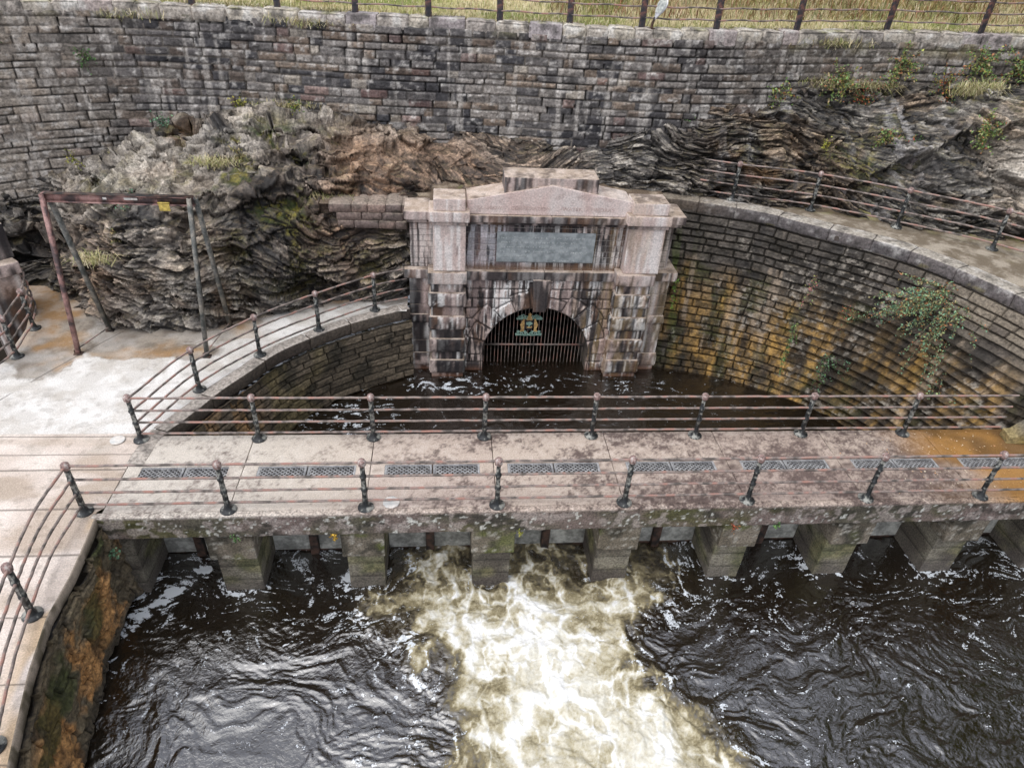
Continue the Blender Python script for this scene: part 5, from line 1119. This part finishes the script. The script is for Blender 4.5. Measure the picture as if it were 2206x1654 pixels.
def sprig(name,label,cat,root_pt,tips,cols,size,dens_,seed,fern=False,group=None,stemc=M_pipe):
    """stems radiating from root_pt to tips, with paired leaflets"""
    rs=np.random.RandomState(seed); e=empty(name,tuple(root_pt),label,cat,group); sm=MB(); lf=MB()
    for tp in tips:
        tp=np.array(tp,float); a=np.array(root_pt,float); m_=(a+tp)/2+rs.uniform(-.06,.06,3)*np.linalg.norm(tp-a)+[0,-.03,.04]
        t=np.linspace(0,1,9)[:,None]; Q=(1-t)**2*a+2*t*(1-t)*m_+t*t*tp; tube(sm,Q,np.linspace(.007,.002,9),4)
        L=np.linalg.norm(tp-a); n=max(4,int(L*dens_)); tt=rs.uniform(.15,1,n)[:,None]; c=(1-tt)**2*a+2*tt*(1-tt)*m_+tt*tt*tp
        c=c+rs.normal(size=(n,3))*size*.7; leaves(lf,c,size,cols,rs,1.7)
    lf.build('leaves',M_leaf,e,smooth=False); sm.build('stems',stemc,e); return e
def radial(c,n,r,rs,yb=-.3,zb=.0,flat=.5):
    out=[]
    for i in range(n):
        v=rs.normal(size=3); v/=np.linalg.norm(v); v[1]=-abs(v[1])*flat+yb*.3; v[2]+=zb; out.append(np.array(c)+v*r*rs.uniform(.5,1.1))
    return out
rs=np.random.RandomState(21)
def wallR(S_frac_pt): return S_frac_pt
# big shrub on the right wall: several drooping masses from one rootstock
rt=(11.75,5.0,1.95)
BG=[(.12,.25,.17),(.16,.31,.21),(.20,.34,.20),(.10,.20,.12),(.22,.30,.14)]
tips=[]
for c,r_,n in (((9.9,5.5,1.7),.6,14),((10.5,5.1,1.5),.8,24),((11.1,4.6,1.1),.9,28),((11.9,3.9,1.0),.8,24),((12.2,3.4,.5),.7,18),((10.8,4.6,.3),.8,18),((11.3,4.0,-.3),.8,16),((9.6,5.7,1.1),.5,10),((11.7,3.7,.0),.7,14)):
    tips+=radial((c[0]+.25,c[1]-.1,c[2]+.12),n,r_*1.08,rs,zb=-.12)
sprig('wall_shrub','large trailing cotoneaster shrub with blue-green leaves and red berries hanging on the right curved wall','shrub',rt,tips,[(.15,.29,.18),(.20,.35,.21),(.26,.38,.20),(.12,.22,.11),(.28,.34,.14),(.36,.30,.14)]*2+[RED[1],RED[2]],.033,44,31,stemc=M_twig)
sprig('dry_shrub','tangle of bare brown stems beside the trailing shrub on the right wall','shrub',(12.0,5.15,2.15),radial((11.6,4.9,1.75),14,.45,rs),[(.30,.2,.12),(.25,.22,.08)],.022,7,33)
sprig('wall_creeper','thin creeper with small red leaves hanging below the coping','creeper',(9.0,6.9,1.5),[(8.75,6.6,1.0),(8.9,6.6,.75),(8.65,6.75,1.2),(8.6,6.6,.6)],[(.35,.13,.12),(.3,.3,.1),(.2,.25,.1)],.03,45,35)
sprig('wall_creeper','hanging strand of greenery with small leaves low on the ochre stepped wall','creeper',(8.7,6.75,.2),[(8.5,6.3,-.5),(8.4,6.25,-1.0),(8.5,6.3,-1.3),(8.75,6.4,-.4)],GREEN+[(.25,.28,.08)],.032,60,37)
sprig('leafy_clump','low leafy clump scattered over the lower steps of the ochre wall','plant',(9.4,6.0,-.5),radial((9.5,5.7,-.9),16,.6,rs),GREEN+BLUEG,.03,22,39)
sprig('leafy_clump','small pink-tinged clump beneath the big trailing shrub','plant',(9.6,6.3,.8),radial((9.5,6.0,.75),12,.45,rs),RED+GREEN,.026,24,40)
sprig('bright_fern','yellow-green weed growing on the wall right beside the portal','weed',(5.75,8.6,.35),[(5.7,8.3,.7),(5.65,8.25,.3),(5.75,8.3,-.1),(5.85,8.4,.5),(5.6,8.1,-.2)],[(.16,.30,.04),(.12,.22,.04)],.035,40,41)
for q,(x,y,z,r_,col_,lb,nm) in enumerate([(-6.75,11.5,4.45,.32,YEL,'yellow fern at the top of the left rock outcrop against the wall','fern'),
    (-12.2,10.5,6.2,.6,GREEN,'ivy spilling over the top left corner of the retaining wall','ivy'),(-10.3,11.35,5.35,.4,GREEN,'ivy patch below the coping near the left end of the wall','ivy'),
    (-5.1,11.3,4.35,.35,GREEN+YEL,'green weeds at the junction of rock and wall right of the yellow fern','weed'),(-8.9,11.4,3.75,.32,BLUEG,'blue-green fern where the wall meets the left rock','fern'),
    (-10.9,10.3,2.9,.35,YEL,'yellow weed on the rock ledge above the left end of the gantry','weed'),
    (6.1,10.7,4.3,.3,GREEN,'small green fern at the lower edge of the masonry above the portal','fern'),
    (9.9,9.6,4.05,.3,YEL,'yellow fern on the rock above the terrace railing','fern'),(11.2,10.3,5.0,.7,GREEN+RED,'brambles with reddish leaves on the mossy rock top at right','bramble'),(13.2,10.0,5.6,.9,GREEN+YEL+RED,'mass of brambles spilling over the wall at the upper right','bramble'),
    (12.2,9.4,4.3,.4,GREEN+RED,'thin bramble on the rock at the right above the railing','bramble'),(-8.6,7.9,2.7,.35,BLUEG+[(.3,.25,.15)],'grey-green herb tuft on the left rock behind the gantry beam','herb'),
    (-9.0,7.2,1.9,.4,[(.26,.19,.09),(.16,.17,.06)],'brown dry plant on the rock seen through the gantry','herb'),(-6.2,11.0,3.5,.4,[(.35,.28,.14),(.2,.2,.06)],'dry straw coloured tuft in the middle of the left outcrop','tuft')]):
    if z>3 and x<7 or nm in('herb','tuft','bramble','fern'):
        b_=rock_pt(x,z) if nm!='ivy' else np.array((x,y,z))
        if nm in('ivy',): b_=np.array((x,y,z))
        b_=np.array([b_[0],b_[1]-.05,b_[2]]) 
    else: b_=np.array((x,y,z))
    sprig(nm+'_plant',lb,nm,b_,radial(b_,16 if r_<.6 else 34,r_,rs,yb=-.6,zb=.15 if nm!='ivy' else -.2),col_,.04 if nm in('fern','ivy') else .032,26,50+q)
for q,(x,z,r_,lb) in enumerate(((8.6,5.1,.6,'low weeds along the top edge of the rock right of the plain masonry'),(10.2,5.6,.7,'straggling yellow-green bramble under the coping near the right'),(12.2,6.0,.8,'bramble hanging over the coping third fence post from the right'),(14.4,6.2,.9,'bramble mass in the top right corner under the fence'),(13.6,4.9,.7,'reddish bramble trailing down beside the pale rock at right'),(11.4,4.4,.5,'small bramble on the dark rock above the middle of the terrace'),(15.6,6.0,.9,'leafy bramble at the extreme upper right'))):
    b_=rock_pt(x,min(z,5.6)); b_=np.array([x,b_[1]-.15 if z<5.7 else np.interp(x,cpx,cpy)-.2,z]); rs2=np.random.RandomState(300+q)
    sprig('bramble_plant',lb,'bramble',b_,radial(b_,30,r_,rs2,yb=-.5,zb=-.1),[(.12,.22,.06),(.18,.30,.09),(.33,.34,.08),(.24,.28,.10)]+[(.34,.26,.14),(.38,.17,.08),(.2,.28,.12)],.042,40,310+q)
def tuft(x,y,z,n,h,label,seed,cols=GR,spread=.3):
    rs=np.random.RandomState(seed); P=np.c_[x+spread*np.clip(rs.normal(0,1,n),-1.9,1.9)*.9,rs.normal(y,.08,n),rs.normal(z,.05,n)]; mb=MB(); blades(mb,P,h,.007,1.3,cols,rs,1.0)
    return tag(mb.build('grass_tuft',M_leaf,smooth=False),label,'grass tuft','grass tufts on rock and wall')
for i,(x,z,n,h,lb,sp) in enumerate([(9.6,5.35,500,.4,'long dry grass tuft hanging at the left end of the brambly rock top',.6),(11.6,5.2,700,.4,'dry grass tuft in the middle of the brambly rock top',.6),(14.0,5.5,500,.45,'dry grass hanging at the far right above the pale rock',.5),(-6.8,3.3,300,.25,'straw tuft on the mossy shelf of the left outcrop',.35),(-10.0,2.75,260,.22,'yellow moss and grass tuft on the far left ledge',.3),(-5.5,4.1,260,.22,'short grass along the junction of wall and outcrop',.6),(-4.0,2.5,260,.2,'mossy tuft left of the short coping stones beside the portal',.35),(-9.2,1.7,200,.3,'brown tuft on the rock face behind the gantry',.25)]):
    b_=rock_pt(x,z); tuft(b_[0],b_[1]-.04,b_[2]+.02,n,h,lb,70+i,spread=sp)
def cop_tuft(x,n,lb,seed,h=.22,spread=.7):
    yy=np.interp(x,cpx,cpy);zz=np.interp(x,cpx,cpz); tuft(x,yy-.1,zz-.3,n,h,lb,seed,spread=spread)
cop_tuft(-4.6,260,'dry yellow grass growing out of the top courses left of centre',91); cop_tuft(9.8,300,'tufts of grass below the coping at right',92); cop_tuft(-9.5,200,'green-yellow weeds on the coping at the left',93)
# small sprigs on the deck edge
for q,(x,lb,c_) in enumerate(((-4.75,'tiny green fern under the deck edge at the second pier',GREEN),(-3.0,'tiny yellow-orange leaf sprig under the deck edge at the third pier',[(.55,.35,.05)]),(.45,'tiny yellow-green sprig under the deck edge at the middle pier',YEL),(4.6,'tiny red sprig on the deck edge near the sixth pier',RED),(5.5,'small green fern under the deck edge right of the foam',GREEN))):
    sprig('edge_sprig',lb,'weed',(x,-.17,-.5),radial((x,-.2,-.52),7,.12,rs),c_,.03,50,110+q)
sprig('edge_sprig','small green fern at the corner where the bridge meets the left bank','weed',(-6.98,-.25,-.75),radial((-6.9,-.3,-.75),9,.2,rs),BLUEG,.035,40,120)
# fallen leaves on the wet end of the deck
def litter():
    rs=np.random.RandomState(8); n=170; mb=MB()
    x=rs.normal(9.9,.8,n); y=rs.uniform(.1,2.05,n); m=(x<11.3)&((y<.82)|(y>1.2)); c=np.c_[x,y,np.full(n,.008)][m]; n=len(c)
    a=rs.uniform(0,6.28,n); s_=rs.uniform(.012,.028,n)[:,None]; d=np.c_[np.cos(a),np.sin(a),np.full(n,.12)]; e=np.c_[-np.sin(a),np.cos(a),np.full(n,.1)]
    V=np.stack([c-d*s_,c+e*s_*.6,c+d*s_,c-e*s_*.6],1).reshape(-1,3); V[:,2]+=.004
    mb.add(V,np.arange(n)[:,None]*4+[0,1,2,3],np.repeat(np.array([(.6,.42,.25),(.55,.3,.15),(.7,.6,.45)])[rs.randint(0,3,n)],4,0))
    tag(mb.build('fallen_leaves',M_leaf,smooth=False),'scattered small fallen leaves on the wet right end of the bridge',kind='stuff')
litter()
# round iron cover on the flags near the corner post
mb=MB(); lathe(mb,[(.14,0),(.14,.012),(.125,.016),(.02,.018)],18,(-7.45,1.98,.012)); tag(mb.build('iron_cover',M_white),'small pale round cover set in the flags by the corner post','cover')
mb=MB(); lathe(mb,[(.16,0),(.16,.008),(.14,.012),(.02,.012)],9,(-1.95,.12,.006)); tag(mb.build('stone_patch',M_white),'round pale patch set in the deck beside the third front post','cover')
